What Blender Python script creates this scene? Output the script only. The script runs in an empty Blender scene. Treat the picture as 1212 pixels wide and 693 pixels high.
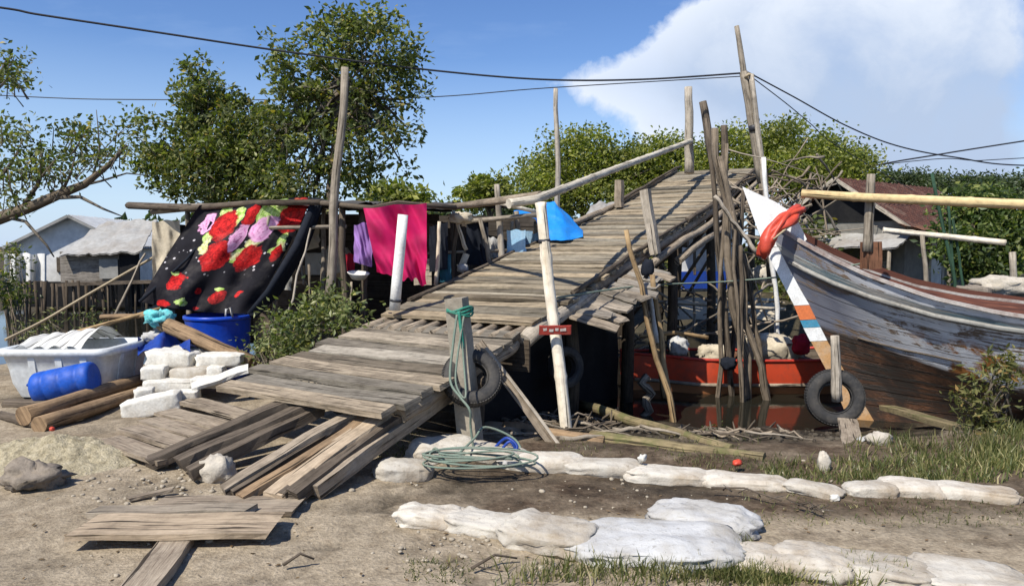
import bpy, math, random
import numpy as np
from mathutils import Vector, Matrix, noise
random.seed(7); np.random.seed(7)
R = math.radians
C = bpy.context.scene.collection
# ------------------------------------------------------------------ camera model (used to take measurements off the photograph)
F = 875.0; HZ = 56.5; EYE = 1.6
pit = math.atan(HZ/F); cpi, spi = math.cos(pit), math.sin(pit)
def ray(px, py):
    x = (px-606)/F; y = -(py-346.5)/F
    return Vector((x, cpi+y*spi, -spi+y*cpi))
def P(px, py, Y):
    d = ray(px, py); return Vector((0,0,EYE)) + d*(Y/d.y)
def G(px, py, z=0.0):
    d = ray(px, py); return Vector((0,0,EYE)) + d*((z-EYE)/d.z)
def nz(p, s=1.0, o=0.0):
    return noise.noise(Vector((p[0]*s+o, p[1]*s+o*1.7, p[2]*s-o)))
def sm(a, b, x):
    t = min(1, max(0, (x-a)/(b-a))); return t*t*(3-2*t)
def interp(xs, ys, x):
    return float(np.interp(x, xs, ys))

# ------------------------------------------------------------------ mesh builder
class MB:
    def __init__(s): s.v=[]; s.f=[]; s.uv=[]; s.sm=[]
    def face(s, idx, uvs, smooth=False):
        s.f.append(idx); s.uv.append(uvs); s.sm.append(smooth)
    def beam(s, p0, p1, w, h, up=(0,0,1), n=5, jit=0.0, taper=1.0, bow=0.0, wear=0.0):
        p0=Vector(p0); p1=Vector(p1); d=(p1-p0); L=d.length; d.normalize()
        side=d.cross(Vector(up)).normalized(); u2=side.cross(d).normalized()
        o=random.random()*50; o2=random.random()*50; b=len(s.v)
        rows=[]
        for i in range(n+1):
            t=i/n; c=p0+d*(L*t)
            c=c+u2*(bow*4*t*(1-t)+jit*.5*nz((t*3,o,o2)))+side*(jit*nz((t*2.5,o2,o)))
            k=1+(taper-1)*t
            hw=w*.5*k; hh=h*.5*k; r=[]
            ends = wear if i in (0,n) else 0
            for (a,bb) in ((-1,-1),(1,-1),(1,1),(-1,1)):
                e=(jit*.6)*nz((t*5+a*3,o+bb*2,o2))
                q=c+side*(a*hw+e)+u2*(bb*hh+e*.3)+d*(ends*random.uniform(-1,1))
                r.append(len(s.v)); s.v.append(q)
            rows.append(r)
        per=[0,w,w+h,2*w+h,2*w+2*h]
        for i in range(n):
            for k in range(4):
                a,b2=rows[i][k],rows[i][(k+1)%4]; c2,d2=rows[i+1][(k+1)%4],rows[i+1][k]
                u0,u1=L*i/n+o,L*(i+1)/n+o
                s.face((a,b2,c2,d2),((u0,per[k]+o2),(u0,per[k+1]+o2),(u1,per[k+1]+o2),(u1,per[k]+o2)))
        for r,fl in ((rows[0],1),(rows[-1],0)):
            ii=r[::-1] if fl else r
            s.face(tuple(ii),((o,o2),(o+h*.1,o2),(o+h*.1,o2+w),(o,o2+w)))
    def tube(s, pts, rad, n=8, cap=True, jit=0.0):
        pts=[Vector(p) for p in pts]; m=len(pts)
        if not hasattr(rad,'__len__'): rad=[rad]*m
        if len(rad)!=m: rad=[interp([0,1],[rad[0],rad[-1]],i/(m-1)) if len(rad)==2 else interp(np.linspace(0,1,len(rad)),rad,i/(m-1)) for i in range(m)]
        o=random.random()*50; o2=random.random()*50; rows=[]; L=0; us=[]
        ref=None
        for i,p in enumerate(pts):
            d=(pts[min(i+1,m-1)]-pts[max(i-1,0)]).normalized()
            if ref is None:
                ref=Vector((0,0,1)) if abs(d.z)<.9 else Vector((1,0,0))
            a=(ref-d*ref.dot(d)).normalized(); ref=a; b=d.cross(a)
            if i: L+=(p-pts[i-1]).length
            us.append(L); r=[]
            for k in range(n):
                th=2*math.pi*k/n
                rr=rad[i]*(1+jit*nz((math.cos(th)*1.3+o,math.sin(th)*1.3+o2,us[-1]*3)))
                r.append(len(s.v)); s.v.append(p+a*(rr*math.cos(th))+b*(rr*math.sin(th)))
            rows.append(r)
        R0=max(rad)
        for i in range(m-1):
            for k in range(n):
                a,b2=rows[i][k],rows[i][(k+1)%n]; c2,d2=rows[i+1][(k+1)%n],rows[i+1][k]
                v0,v1=2*math.pi*R0*k/n+o2,2*math.pi*R0*(k+1)/n+o2; u0,u1=us[i]+o,us[i+1]+o
                s.face((a,b2,c2,d2),((u0,v0),(u0,v1),(u1,v1),(u1,v0)),True)
        if cap:
            for r,fl in ((rows[0],1),(rows[-1],0)):
                ii=r[::-1] if fl else r
                s.face(tuple(ii),tuple((o+.02*math.cos(6.283*k/n),o2+R0*math.sin(6.283*k/n)) for k in range(n)))
    def grid(s, fn, nu, nv, uvs=(1,1), thick=0.0, smooth=True, close=False):
        def layer(off):
            b=len(s.v)
            for j in range(nv+1):
                for i in range(nu+1):
                    s.v.append(Vector(fn(i/nu,j/nv))+off)
            return b
        b=layer(Vector((0,0,0)))
        for j in range(nv):
            for i in range(nu):
                a=b+j*(nu+1)+i
                s.face((a,a+1,a+nu+2,a+nu+1),tuple(((i+x)/nu*uvs[0],(j+y)/nv*uvs[1]) for x,y in ((0,0),(1,0),(1,1),(0,1))),smooth)
    def lump(s, c, size, rot=0.0, seed=0, pw=2.5, amp=.08, fr=2.0, nu=20, nv=12, tilt=(0,0)):
        c=Vector(c); b=len(s.v); M=Matrix.Rotation(rot,3,'Z')@Matrix.Rotation(tilt[0],3,'X')@Matrix.Rotation(tilt[1],3,'Y')
        def sg(x,e): return math.copysign(abs(x)**e,x)
        e=2/pw
        for j in range(nv+1):
            ph=-math.pi/2+math.pi*j/nv
            for i in range(nu):
                th=2*math.pi*i/nu
                q=Vector((sg(math.cos(ph),e)*sg(math.cos(th),e),sg(math.cos(ph),e)*sg(math.sin(th),e),sg(math.sin(ph),e)))
                k=1+amp*nz(q,fr,seed*3.7)+amp*.5*nz(q,fr*2.7,seed*1.3)
                q=Vector((q.x*size[0]*.5,q.y*size[1]*.5,q.z*size[2]*.5))*k
                s.v.append(c+M@q)
        for j in range(nv):
            for i in range(nu):
                a=b+j*nu+i; a2=b+j*nu+(i+1)%nu
                s.face((a,a2,a2+nu,a+nu),tuple((x*size[0]*1.5,y*size[2]*1.5) for x,y in ((i/nu,j/nv),((i+1)/nu,j/nv),((i+1)/nu,(j+1)/nv),(i/nu,(j+1)/nv))),True)
    def lathe(s, prof, c, axis=(0,0,1), n=32, closed=False, xdir=None):
        c=Vector(c); ax=Vector(axis).normalized()
        a=(Vector((1,0,0)) if abs(ax.x)<.9 else Vector((0,1,0))); a=(a-ax*a.dot(ax)).normalized(); b=ax.cross(a)
        bs=len(s.v); m=len(prof)
        for (r,h) in prof:
            for k in range(n):
                th=2*math.pi*k/n; s.v.append(c+ax*h+(a*math.cos(th)+b*math.sin(th))*r)
        for j in range(m-(0 if closed else 1)):
            j2=(j+1)%m
            for k in range(n):
                k2=(k+1)%n
                s.face((bs+j*n+k,bs+j*n+k2,bs+j2*n+k2,bs+j2*n+k),((k/n,j/m),((k+1)/n,j/m),((k+1)/n,(j+1)/m),(k/n,(j+1)/m)),True)
    def leaves(s, pts, size, aspect=.5, up=.4, droop=0.0):
        for p in pts:
            nrm=Vector((random.gauss(0,1),random.gauss(0,1),random.gauss(0,1)+up)).normalized()
            t=Vector((random.gauss(0,1),random.gauss(0,1),random.gauss(-droop,.7)))
            t=(t-nrm*t.dot(nrm)); 
            if t.length<1e-3: continue
            t.normalize(); b=nrm.cross(t); L=size*random.uniform(.6,1.3); w=L*aspect*.5
            p=Vector(p); i=len(s.v)
            s.v += [p, p+t*L*.45+b*w-nrm*w*.3, p+t*L, p+t*L*.45-b*w-nrm*w*.3]
            s.face((i,i+1,i+2,i+3),((0,0),(.5,1),(1,0),(.5,-1)))
    def blades(s, pts, h, w=.006, lean=.35):
        for p in pts:
            p=Vector(p); a=random.random()*6.283; hh=h*random.uniform(.4,1.25)
            d=Vector((math.cos(a),math.sin(a),0)); l=Vector((random.gauss(0,lean),random.gauss(0,lean),1)).normalized()
            m=p+l*hh*.55; l2=(l+Vector((random.gauss(0,lean),random.gauss(0,lean),-.1))).normalized(); e=m+l2*hh*.5
            i=len(s.v); s.v += [p-d*w,p+d*w,m+d*w*.8,m-d*w*.8,e]
            s.face((i,i+1,i+2,i+3),((0,0),(0,0),(.5,0),(.5,0))); s.face((i+3,i+2,i+4),((.5,0),(.5,0),(1,0)))
    def build(s, name, mat, parent=None, loc=None, smooth=None):
        if loc is None:
            if parent is not None: loc=parent.matrix_world_loc if False else None
        if parent is not None: org=TRUE_LOC[parent]
        else:
            if loc is None:
                a=np.array([tuple(x) for x in s.v]); org=Vector((a[:,0].mean(),a[:,1].mean(),a[:,2].min()))
            else: org=Vector(loc)
        me=bpy.data.meshes.new(name)
        me.from_pydata([tuple(Vector(x)-org) for x in s.v],[],s.f)
        uvl=me.uv_layers.new(name='UVMap')
        flat=np.array([c for u in s.uv for q in u for c in q],dtype=np.float32)
        uvl.data.foreach_set('uv',flat)
        me.polygons.foreach_set('use_smooth',np.array(s.sm if smooth is None else [smooth]*len(s.f),dtype=bool))
        me.materials.append(mat); me.update()
        ob=bpy.data.objects.new(name,me); C.objects.link(ob)
        if parent is not None: ob.parent=parent; TRUE_LOC[ob]=org
        else: ob.location=org; TRUE_LOC[ob]=org.copy()
        return ob
TRUE_LOC={}
def tag(o,label=None,cat=None,group=None,kind=None):
    if label: o['label']=label
    if cat: o['category']=cat
    if group: o['group']=group
    if kind: o['kind']=kind
    return o
def thing(name,loc,label,cat,group=None):
    o=bpy.data.objects.new(name,None); C.objects.link(o); o.location=loc; o.empty_display_size=.1
    TRUE_LOC[o]=Vector(loc); return tag(o,label,cat,group)

# ------------------------------------------------------------------ materials
class NT:
    def __init__(s,name,rough=.8,spec=.3):
        s.m=bpy.data.materials.new(name); s.m.use_nodes=True; s.t=s.m.node_tree
        s.b=s.t.nodes['Principled BSDF']; s.b.inputs['Roughness'].default_value=rough
        s.b.inputs['Specular IOR Level'].default_value=spec
    def n(s,ty,**k):
        x=s.t.nodes.new(ty)
        for a,b in k.items(): setattr(x,a,b)
        return x
    def l(s,a,b): s.t.links.new(a,b)
    def val(s,sock,v):
        if hasattr(v,'is_linked') or isinstance(v,bpy.types.NodeSocket): s.l(v,sock)
        else: sock.default_value=v
    def math(s,op,a,b=0.0,c=None):
        x=s.n('ShaderNodeMath',operation=op); s.val(x.inputs[0],a); s.val(x.inputs[1],b)
        if c is not None: s.val(x.inputs[2],c)
        return x.outputs[0]
    def mix(s,f,a,b,mode='MIX'):
        x=s.n('ShaderNodeMix',data_type='RGBA',blend_type=mode); s.val(x.inputs[0],f)
        for i,v in ((6,a),(7,b)): s.val(x.inputs[i],v if not isinstance(v,tuple) or len(v)==4 else v+(1,))
        return x.outputs[2]
    def noise(s,vec,scale,detail=4,rough=.55,dist=0):
        x=s.n('ShaderNodeTexNoise'); x.inputs['Scale'].default_value=scale; x.inputs['Detail'].default_value=detail
        x.inputs['Roughness'].default_value=rough; x.inputs['Distortion'].default_value=dist
        if vec is not None: s.l(vec,x.inputs['Vector'])
        return x.outputs['Fac']
    def vor(s,vec,scale,feat='F1',out='Distance',rnd=1):
        x=s.n('ShaderNodeTexVoronoi',feature=feat); x.inputs['Scale'].default_value=scale; x.inputs['Randomness'].default_value=rnd
        s.l(vec,x.inputs['Vector']); return x.outputs[out]
    def map(s,vec,sc=(1,1,1),loc=(0,0,0),rot=(0,0,0)):
        x=s.n('ShaderNodeMapping'); x.inputs['Scale'].default_value=sc; x.inputs['Location'].default_value=loc; x.inputs['Rotation'].default_value=rot
        s.l(vec,x.inputs['Vector']); return x.outputs[0]
    def ramp(s,f,stops,interp='LINEAR'):
        x=s.n('ShaderNodeValToRGB'); e=x.color_ramp.elements; x.color_ramp.interpolation=interp
        while len(e)<len(stops): e.new(.5)
        for i,(p,c) in enumerate(stops):
            e[i].position=p; e[i].color=(c,c,c,1) if not isinstance(c,tuple) else (c+(1,) if len(c)==3 else c)
        s.l(f,x.inputs[0]); return x.outputs[0]
    def mr(s,f,a,b,c=0.0,d=1.0):
        x=s.n('ShaderNodeMapRange'); s.l(f,x.inputs[0])
        for i,v in zip((1,2,3,4),(a,b,c,d)): x.inputs[i].default_value=v
        return x.outputs[0]
    def uv(s): return s.n('ShaderNodeTexCoord').outputs['UV']
    def obj(s): return s.n('ShaderNodeTexCoord').outputs['Object']
    def isl(s): return s.n('ShaderNodeNewGeometry').outputs['Random Per Island']
    def pos(s): return s.n('ShaderNodeNewGeometry').outputs['Position']
    def orand(s): return s.n('ShaderNodeObjectInfo').outputs['Random']
    def color(s,c): s.val(s.b.inputs['Base Color'],c if not isinstance(c,tuple) or len(c)==4 else c+(1,))
    def bump(s,h,st=.4,d=.01):
        x=s.n('ShaderNodeBump'); x.inputs['Strength'].default_value=st; x.inputs['Distance'].default_value=d
        s.l(h,x.inputs['Height']); s.l(x.outputs[0],s.b.inputs['Normal'])

def wood(name,light,dark,gs=1.0,bump=.5,moss=None,var=.35,stain=(.05,.04,.03)):
    t=NT(name,.88,.15); uv=t.uv()
    g=t.noise(t.map(uv,(3*gs,55*gs,1)),1,6,.65,.4)
    g2=t.noise(t.map(uv,(1.2,9,1)),1,4)
    isl=t.isl()
    g3=t.noise(t.map(uv,(9*gs,160*gs,1)),1,4,.7)
    f=t.math('ADD',t.math('ADD',t.math('MULTIPLY',g,.55),t.math('MULTIPLY',g2,.3)),t.math('MULTIPLY',g3,.25))
    c=t.ramp(f,[(.40,dark),(.53,tuple((a*1.1+b*.9)/2 for a,b in zip(light,dark))),(.66,light)])
    st=t.mr(t.noise(t.map(uv,(1.3,4,1),(7,3,0)),1,5,.6),.52,.72,0,.65)
    c=t.mix(st,c,stain)
    crack=t.mr(t.noise(t.map(uv,(1.5,38,1),(3,9,0)),1,3,.5),.61,.66,0,.9)
    c=t.mix(1.0,c,t.ramp(t.noise(t.obj(),11,5,.7),[(.3,.68),(.5,1.0),(.72,1.16)]),'MULTIPLY')
    c=t.mix(crack,c,(.02,.016,.012))
    c=t.mix(1.0,c,t.ramp(isl,[(0,1-var),(.5,1.0),(1,1+var*.55)]),'MULTIPLY')
    nl=t.mr(t.vor(uv,4.3),.045,.03,0,.8); c=t.mix(nl,c,(.05,.024,.014))
    h2=t.math('FRACT',t.math('MULTIPLY',isl,17.31))
    c=t.mix(1.0,c,t.ramp(h2,[(0,(1.05,.99,.90)),(.5,(.98,.99,.98)),(1,(.90,.95,1.0))]),'MULTIPLY')
    if moss:
        m=t.mr(t.noise(t.obj(),6,5,.6),.5,.66,0,.7); c=t.mix(m,c,moss)
    t.color(c)
    t.bump(t.math('SUBTRACT',f,t.math('MULTIPLY',crack,.8)),min(1,bump*1.4),.016)
    return t.m
def plain(name,col,rough=.6,spec=.3,dirt=(.1,.08,.06),dirtamt=.4,ns=8,bump=.15,var=0.0,bd=.01):
    t=NT(name,rough,spec); o=t.obj()
    n=t.noise(o,ns,6,.65); n2=t.noise(o,ns*.3,4,.6)
    d=t.mr(t.math('ADD',t.math('MULTIPLY',n,.6),t.math('MULTIPLY',n2,.5)),.5,.75,0,dirtamt)
    c=t.mix(d,col,dirt)
    c=t.mix(1.0,c,t.ramp(t.noise(o,ns*5,3),[(.3,.82),(.7,1.08)]),'MULTIPLY')
    if var: c=t.mix(1.0,c,t.ramp(t.orand(),[(0,1-var),(1,1+var)]),'MULTIPLY')
    t.color(c); t.bump(t.noise(o,ns*4,5,.6),bump,bd); return t.m
def leafmat(name,a,b,c,trans=.35,yellow=None):
    t=NT(name,.45,.4); isl=t.isl()
    stops=[(0,a),(.55,b),(.93,c)]
    if yellow: stops.append((.985,yellow))
    col=t.ramp(isl,stops)
    big=t.ramp(t.noise(t.obj(),.9,3),[(.35,.65),(.65,1.25)])
    col=t.mix(1.0,col,big,'MULTIPLY'); t.color(col)
    tr=t.n('ShaderNodeBsdfTranslucent'); t.l(t.mix(1.0,col,(1.3,1.5,.5,1),'MULTIPLY'),tr.inputs['Color'])
    mx=t.n('ShaderNodeMixShader'); mx.inputs[0].default_value=trans
    out=[n for n in t.t.nodes if n.type=='OUTPUT_MATERIAL'][0]
    t.l(t.b.outputs[0],mx.inputs[1]); t.l(tr.outputs[0],mx.inputs[2]); t.l(mx.outputs[0],out.inputs[0]); return t.m
def cloth(name,col,rough=.85,weave=300,trans=.2,dirt=.15):
    t=NT(name,rough,.1); o=t.obj()
    c=t.mix(t.mr(t.noise(o,5,5),.45,.75,0,dirt),col,tuple(x*.5 for x in col)); c=t.mix(t.mr(t.noise(o,2.3,6,.65),.45,.75,0,.22),c,tuple(min(1,x*.7+.22) for x in col))
    t.color(c); t.bump(t.noise(o,90,3),.2,.004)
    tr=t.n('ShaderNodeBsdfTranslucent'); t.val(tr.inputs['Color'],col+(1,))
    mx=t.n('ShaderNodeMixShader'); mx.inputs[0].default_value=trans
    out=[n for n in t.t.nodes if n.type=='OUTPUT_MATERIAL'][0]
    t.l(t.b.outputs[0],mx.inputs[1]); t.l(tr.outputs[0],mx.inputs[2]); t.l(mx.outputs[0],out.inputs[0]); return t.m

M={}
M['deck']=wood('deck_wood',(.39,.33,.25),(.11,.088,.064),var=.5)
M['deck2']=wood('upper_deck_wood',(.385,.32,.225),(.12,.094,.065),var=.5)
M['grey']=wood('grey_wood',(.36,.31,.245),(.13,.10,.075),var=.35)
M['pole']=wood('pole_wood',(.32,.285,.235),(.10,.085,.066),gs=.6,var=.3)
M['rail']=wood('rail_bamboo',(.66,.60,.49),(.36,.30,.22),gs=.5,var=.1,bump=.3)
M['palepole']=wood('pale_pole_wood',(.47,.43,.37),(.21,.185,.15),gs=.6,var=.25)
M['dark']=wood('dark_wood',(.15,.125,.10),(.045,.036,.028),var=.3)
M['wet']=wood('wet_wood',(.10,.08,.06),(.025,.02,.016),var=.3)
M['tan']=wood('tan_wood',(.45,.37,.275),(.22,.17,.12),gs=.8,var=.2)
M['oldpole']=wood('old_pole_wood',(.24,.20,.155),(.06,.048,.036),gs=.6,var=.25,bump=.9)
M['log']=wood('log_wood',(.33,.235,.145),(.12,.08,.05),gs=.7,var=.25)
M['mossy']=wood('mossy_wood',(.27,.225,.13),(.10,.08,.05),moss=(.11,.12,.04))
M['brown']=wood('brown_paint_wood',(.22,.11,.065),(.09,.045,.03),var=.2)
M['bambooW']=wood('white_bamboo',(.80,.76,.66),(.55,.48,.37),gs=.4,bump=.2,var=.15,stain=(.35,.28,.18))
M['bambooY']=wood('yellow_bamboo',(.66,.53,.30),(.45,.33,.17),gs=.4,bump=.2,var=.12,stain=(.35,.26,.13))
M['bambooB']=wood('brown_bamboo',(.40,.29,.16),(.18,.12,.07),gs=.5,bump=.3,var=.15)
M['greenpole']=wood('green_pole',(.04,.09,.06),(.02,.045,.03),gs=.5,var=.2)
M['whitep']=plain('white_post_paint',(.78,.76,.70),.6,.3,(.35,.30,.22),.45,9)
M['concrete']=plain('post_concrete',(.33,.29,.225),.9,.15,(.14,.115,.085),.6,7,.5)
def sackmat(name,col,dirt,amt,var):
    t=NT(name,.92,.1); o=t.obj(); uv=t.uv()
    n=t.noise(o,5,7,.68); n2=t.noise(t.pos(),2.1,4,.6); n3=t.noise(o,24,5,.7)
    d=t.mr(t.math('ADD',t.math('MULTIPLY',n,.6),t.math('MULTIPLY',n2,.5)),.46,.70,0,amt)
    c=t.mix(d,col,dirt); c=t.mix(t.mr(n3,.58,.72,0,.6),c,tuple(x*.6 for x in dirt))
    c=t.mix(1.0,c,t.ramp(t.orand(),[(0,1-var),(1,1+var*.4)]),'MULTIPLY')
    wx=t.n('ShaderNodeTexWave'); wx.inputs['Scale'].default_value=95; wx.inputs['Distortion'].default_value=3; t.l(t.map(o,(1,1,.4),(0,0,0),(.1,.2,.5)),wx.inputs['Vector'])
    c=t.mix(1.0,c,t.mix(wx.outputs['Fac'],(.9,.9,.9),(1.04,1.04,1.04)),'MULTIPLY')
    t.color(c); t.bump(t.math('ADD',t.math('MULTIPLY',n,1.2),t.math('ADD',t.math('MULTIPLY',n3,.5),t.math('MULTIPLY',wx.outputs['Fac'],.02))),.7,.02); return t.m
M['sandbag']=sackmat('sandbag_weave',(.60,.555,.47),(.32,.25,.17),.95,.16)
M['sack']=sackmat('white_sack_weave',(.50,.495,.475),(.30,.265,.21),.9,.06)
M['foam']=plain('styrofoam',(.64,.615,.545),.85,.15,(.40,.34,.25),.7,9,.4,.08)
M['tub']=plain('white_plastic_tub',(.62,.64,.63),.4,.4,(.36,.34,.29),.4,4,.05)
M['blue']=plain('blue_plastic',(.008,.055,.42),.35,.45,(.05,.08,.2),.5,5,.06)
M['jug']=plain('blue_jug_plastic',(.010,.08,.42),.55,.3,(.12,.13,.2),.6,7,.08)
M['tarpblue']=plain('blue_tarp',(.012,.22,.66),.55,.3,(.05,.25,.5),.4,6,.15)
M['navy']=plain('navy_tarp',(.01,.045,.27),.5,.4,(.02,.04,.12),.5,6,.2)
M['black']=plain('shade_sheet',(.012,.012,.013),.8,.1,(.03,.028,.025),.5,5,.2)
M['blackcloth']=plain('black_cloth',(.015,.018,.025),.9,.1,(.03,.03,.035),.4,6,.2)
M['tyre']=plain('tyre_rubber',(.035,.034,.033),.75,.25,(.12,.105,.085),.75,9,.3)
M['grit']=plain('grit_stone',(.40,.345,.26),.95,.1,(.22,.18,.13),.7,14,.5)
M['mudlump']=plain('mud_lump',(.06,.048,.034),.9,.2,(.13,.11,.08),.8,11,.5)
M['metal']=plain('grey_roof_sheet',(.36,.35,.32),.6,.3,(.2,.15,.1),.6,2,.2)
M['whiteroof']=plain('white_roof_sheet',(.60,.60,.57),.6,.3,(.35,.3,.24),.5,1.2,.2)
M['whitewall']=plain('white_wall',(.74,.73,.69),.9,.15,(.3,.28,.24),.55,1.0,.2)
M['greywall']=plain('grey_wall',(.33,.32,.29),.9,.15,(.14,.13,.11),.65,1.1,.3)
M['housewall']=plain('old_house_wall',(.20,.19,.165),.9,.15,(.09,.08,.065),.75,1.4,.3)
M['shadow']=wood('shadow_boards',(.11,.095,.08),(.035,.03,.025),var=.5)  # boards coloured dark to carry the shade inside the hut
M['shedwall']=wood('shed_boards',(.28,.26,.235),(.11,.10,.09),gs=.5,var=.3)
M['tarproof']=plain('dark_roof_felt',(.07,.065,.06),.85,.15,(.16,.14,.115),.7,3,.4)
M['rope']=plain('pale_rope',(.42,.34,.22),.9,.1,(.2,.15,.1),.4,20,.3)
M['greenrope']=plain('green_rope',(.03,.22,.15),.7,.2,(.15,.2,.15),.5,25,.3)
M['greyrope']=plain('grey_green_rope',(.17,.22,.17),.85,.2,(.25,.24,.19),.6,20,.3)
M['wire']=plain('black_cable',(.03,.03,.034),.5,.3,(.03,.03,.03),.3,5,.05)
M['turq']=plain('turquoise_net',(.12,.52,.52),.8,.2,(.5,.6,.6),.6,18,.5)
M['orange']=plain('orange_vinyl',(.58,.07,.035),.45,.4,(.32,.05,.035),.6,8,.2)
M['redpaint']=plain('red_paint',(.46,.035,.018),.5,.35,(.22,.04,.025),.7,7,.15)
M['canvas']=plain('beige_canvas',(.52,.45,.33),.9,.1,(.3,.24,.16),.6,6,.4)
M['redcloth']=plain('red_cloth',(.33,.015,.03),.9,.1,(.08,.01,.02),.6,14,.4)
M['rock']=plain('pale_rock',(.48,.43,.35),.95,.1,(.2,.165,.12),.65,9,.7)
M['darkrock']=plain('grey_rock',(.25,.21,.165),.95,.1,(.09,.075,.06),.7,10,.8)
M['lightblue']=plain('light_blue_panel',(.30,.50,.66),.6,.3,(.5,.55,.55),.5,7,.1)
M['redsign']=plain('red_sign_paint',(.36,.05,.035),.7,.2,(.14,.08,.05),.6,14,.2)
M['whiteprint']=plain('white_lettering',(.62,.55,.48),.8,.2,(.3,.15,.1),.7,25,.1)
M['bark']=wood('bark',(.20,.165,.125),(.06,.048,.036),gs=.5,var=.15,bump=1.0)
M['leafA']=leafmat('broad_leaf_green',(.055,.072,.020),(.125,.15,.04),(.25,.25,.08),.42,(.36,.27,.06))
M['leafB']=leafmat('mangrove_leaf',(.075,.10,.02),(.19,.215,.04),(.38,.37,.085),.42,(.28,.28,.06))
M['leafC']=leafmat('shrub_leaf',(.06,.085,.03),(.15,.18,.055),(.32,.32,.13),.35,(.40,.36,.10))
M['leafD']=leafmat('bright_bush_leaf',(.04,.065,.02),(.085,.125,.032),(.22,.25,.07),.4,(.35,.34,.08))
M['leafF']=leafmat('far_leaf',(.04,.06,.025),(.065,.09,.035),(.10,.125,.05),.35)
M['leafS']=leafmat('sapling_leaf',(.07,.08,.025),(.14,.145,.04),(.28,.25,.09),.35,(.36,.20,.06))
M['grass']=leafmat('grass_blade',(.06,.08,.025),(.13,.14,.045),(.28,.25,.11),.35,(.40,.34,.17))
M['water']=None

# ---------------------------------------------------------------- terrain
YBX=[-60,-4.2,-2.6,-1.6,-.8,0,1.0,2.5,4,8,60]; YBY=[9.6,9.6,9.2,7.6,5.9,5.55,5.45,5.5,5.7,5.8,5.8]
YWX=[-60,-2.6,-1.0,.3,1.6,2.4,60]; YWY=[3.6,3.6,6.5,7.0,4.4,3.9,4.2]
YFX=[-60,-6,-2,1,3,60]; YFY=[27,27,24,18.5,16,15.5]
def gz(x,y):
    yb=interp(YBX,YBY,x)+.35*nz((x,y,0),.9); yf=interp(YFX,YFY,x)+.8*nz((x,y,3),.5)
    z=-.62*sm(yb-.1,yb+interp(YWX,YWY,x),y)-.4*sm(yb+4,yb+8,y)+1.4*sm(yf-1.5,yf+3,y)
    if y<40: z+=.018*nz((x,y,0),1.1)+.014*nz((x,y,7),3.1)+.008*nz((x,y,9),8)
    # sand heap, bag ridges, hollow between the bag rows
    z+=.10*math.exp(-(((x+3.45)/.55)**2+((y-5.35)/.38)**2))
    z-=.035*math.exp(-(((x-.6)/1.5)**4+((y-4.95)/.35)**2))
    z+=.05*math.exp(-(((x-4.3)/1.6)**2+((y-5.9)/.35)**2))
    if 5.6<y<12: z+=.05*nz((x,y,4),1.9)*sm(5.6,6.4,y)
    return z
FEET=[(G(random.gauss(420,120),random.uniform(560,688)),random.uniform(0,6.28)) for _ in range(26)]
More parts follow.
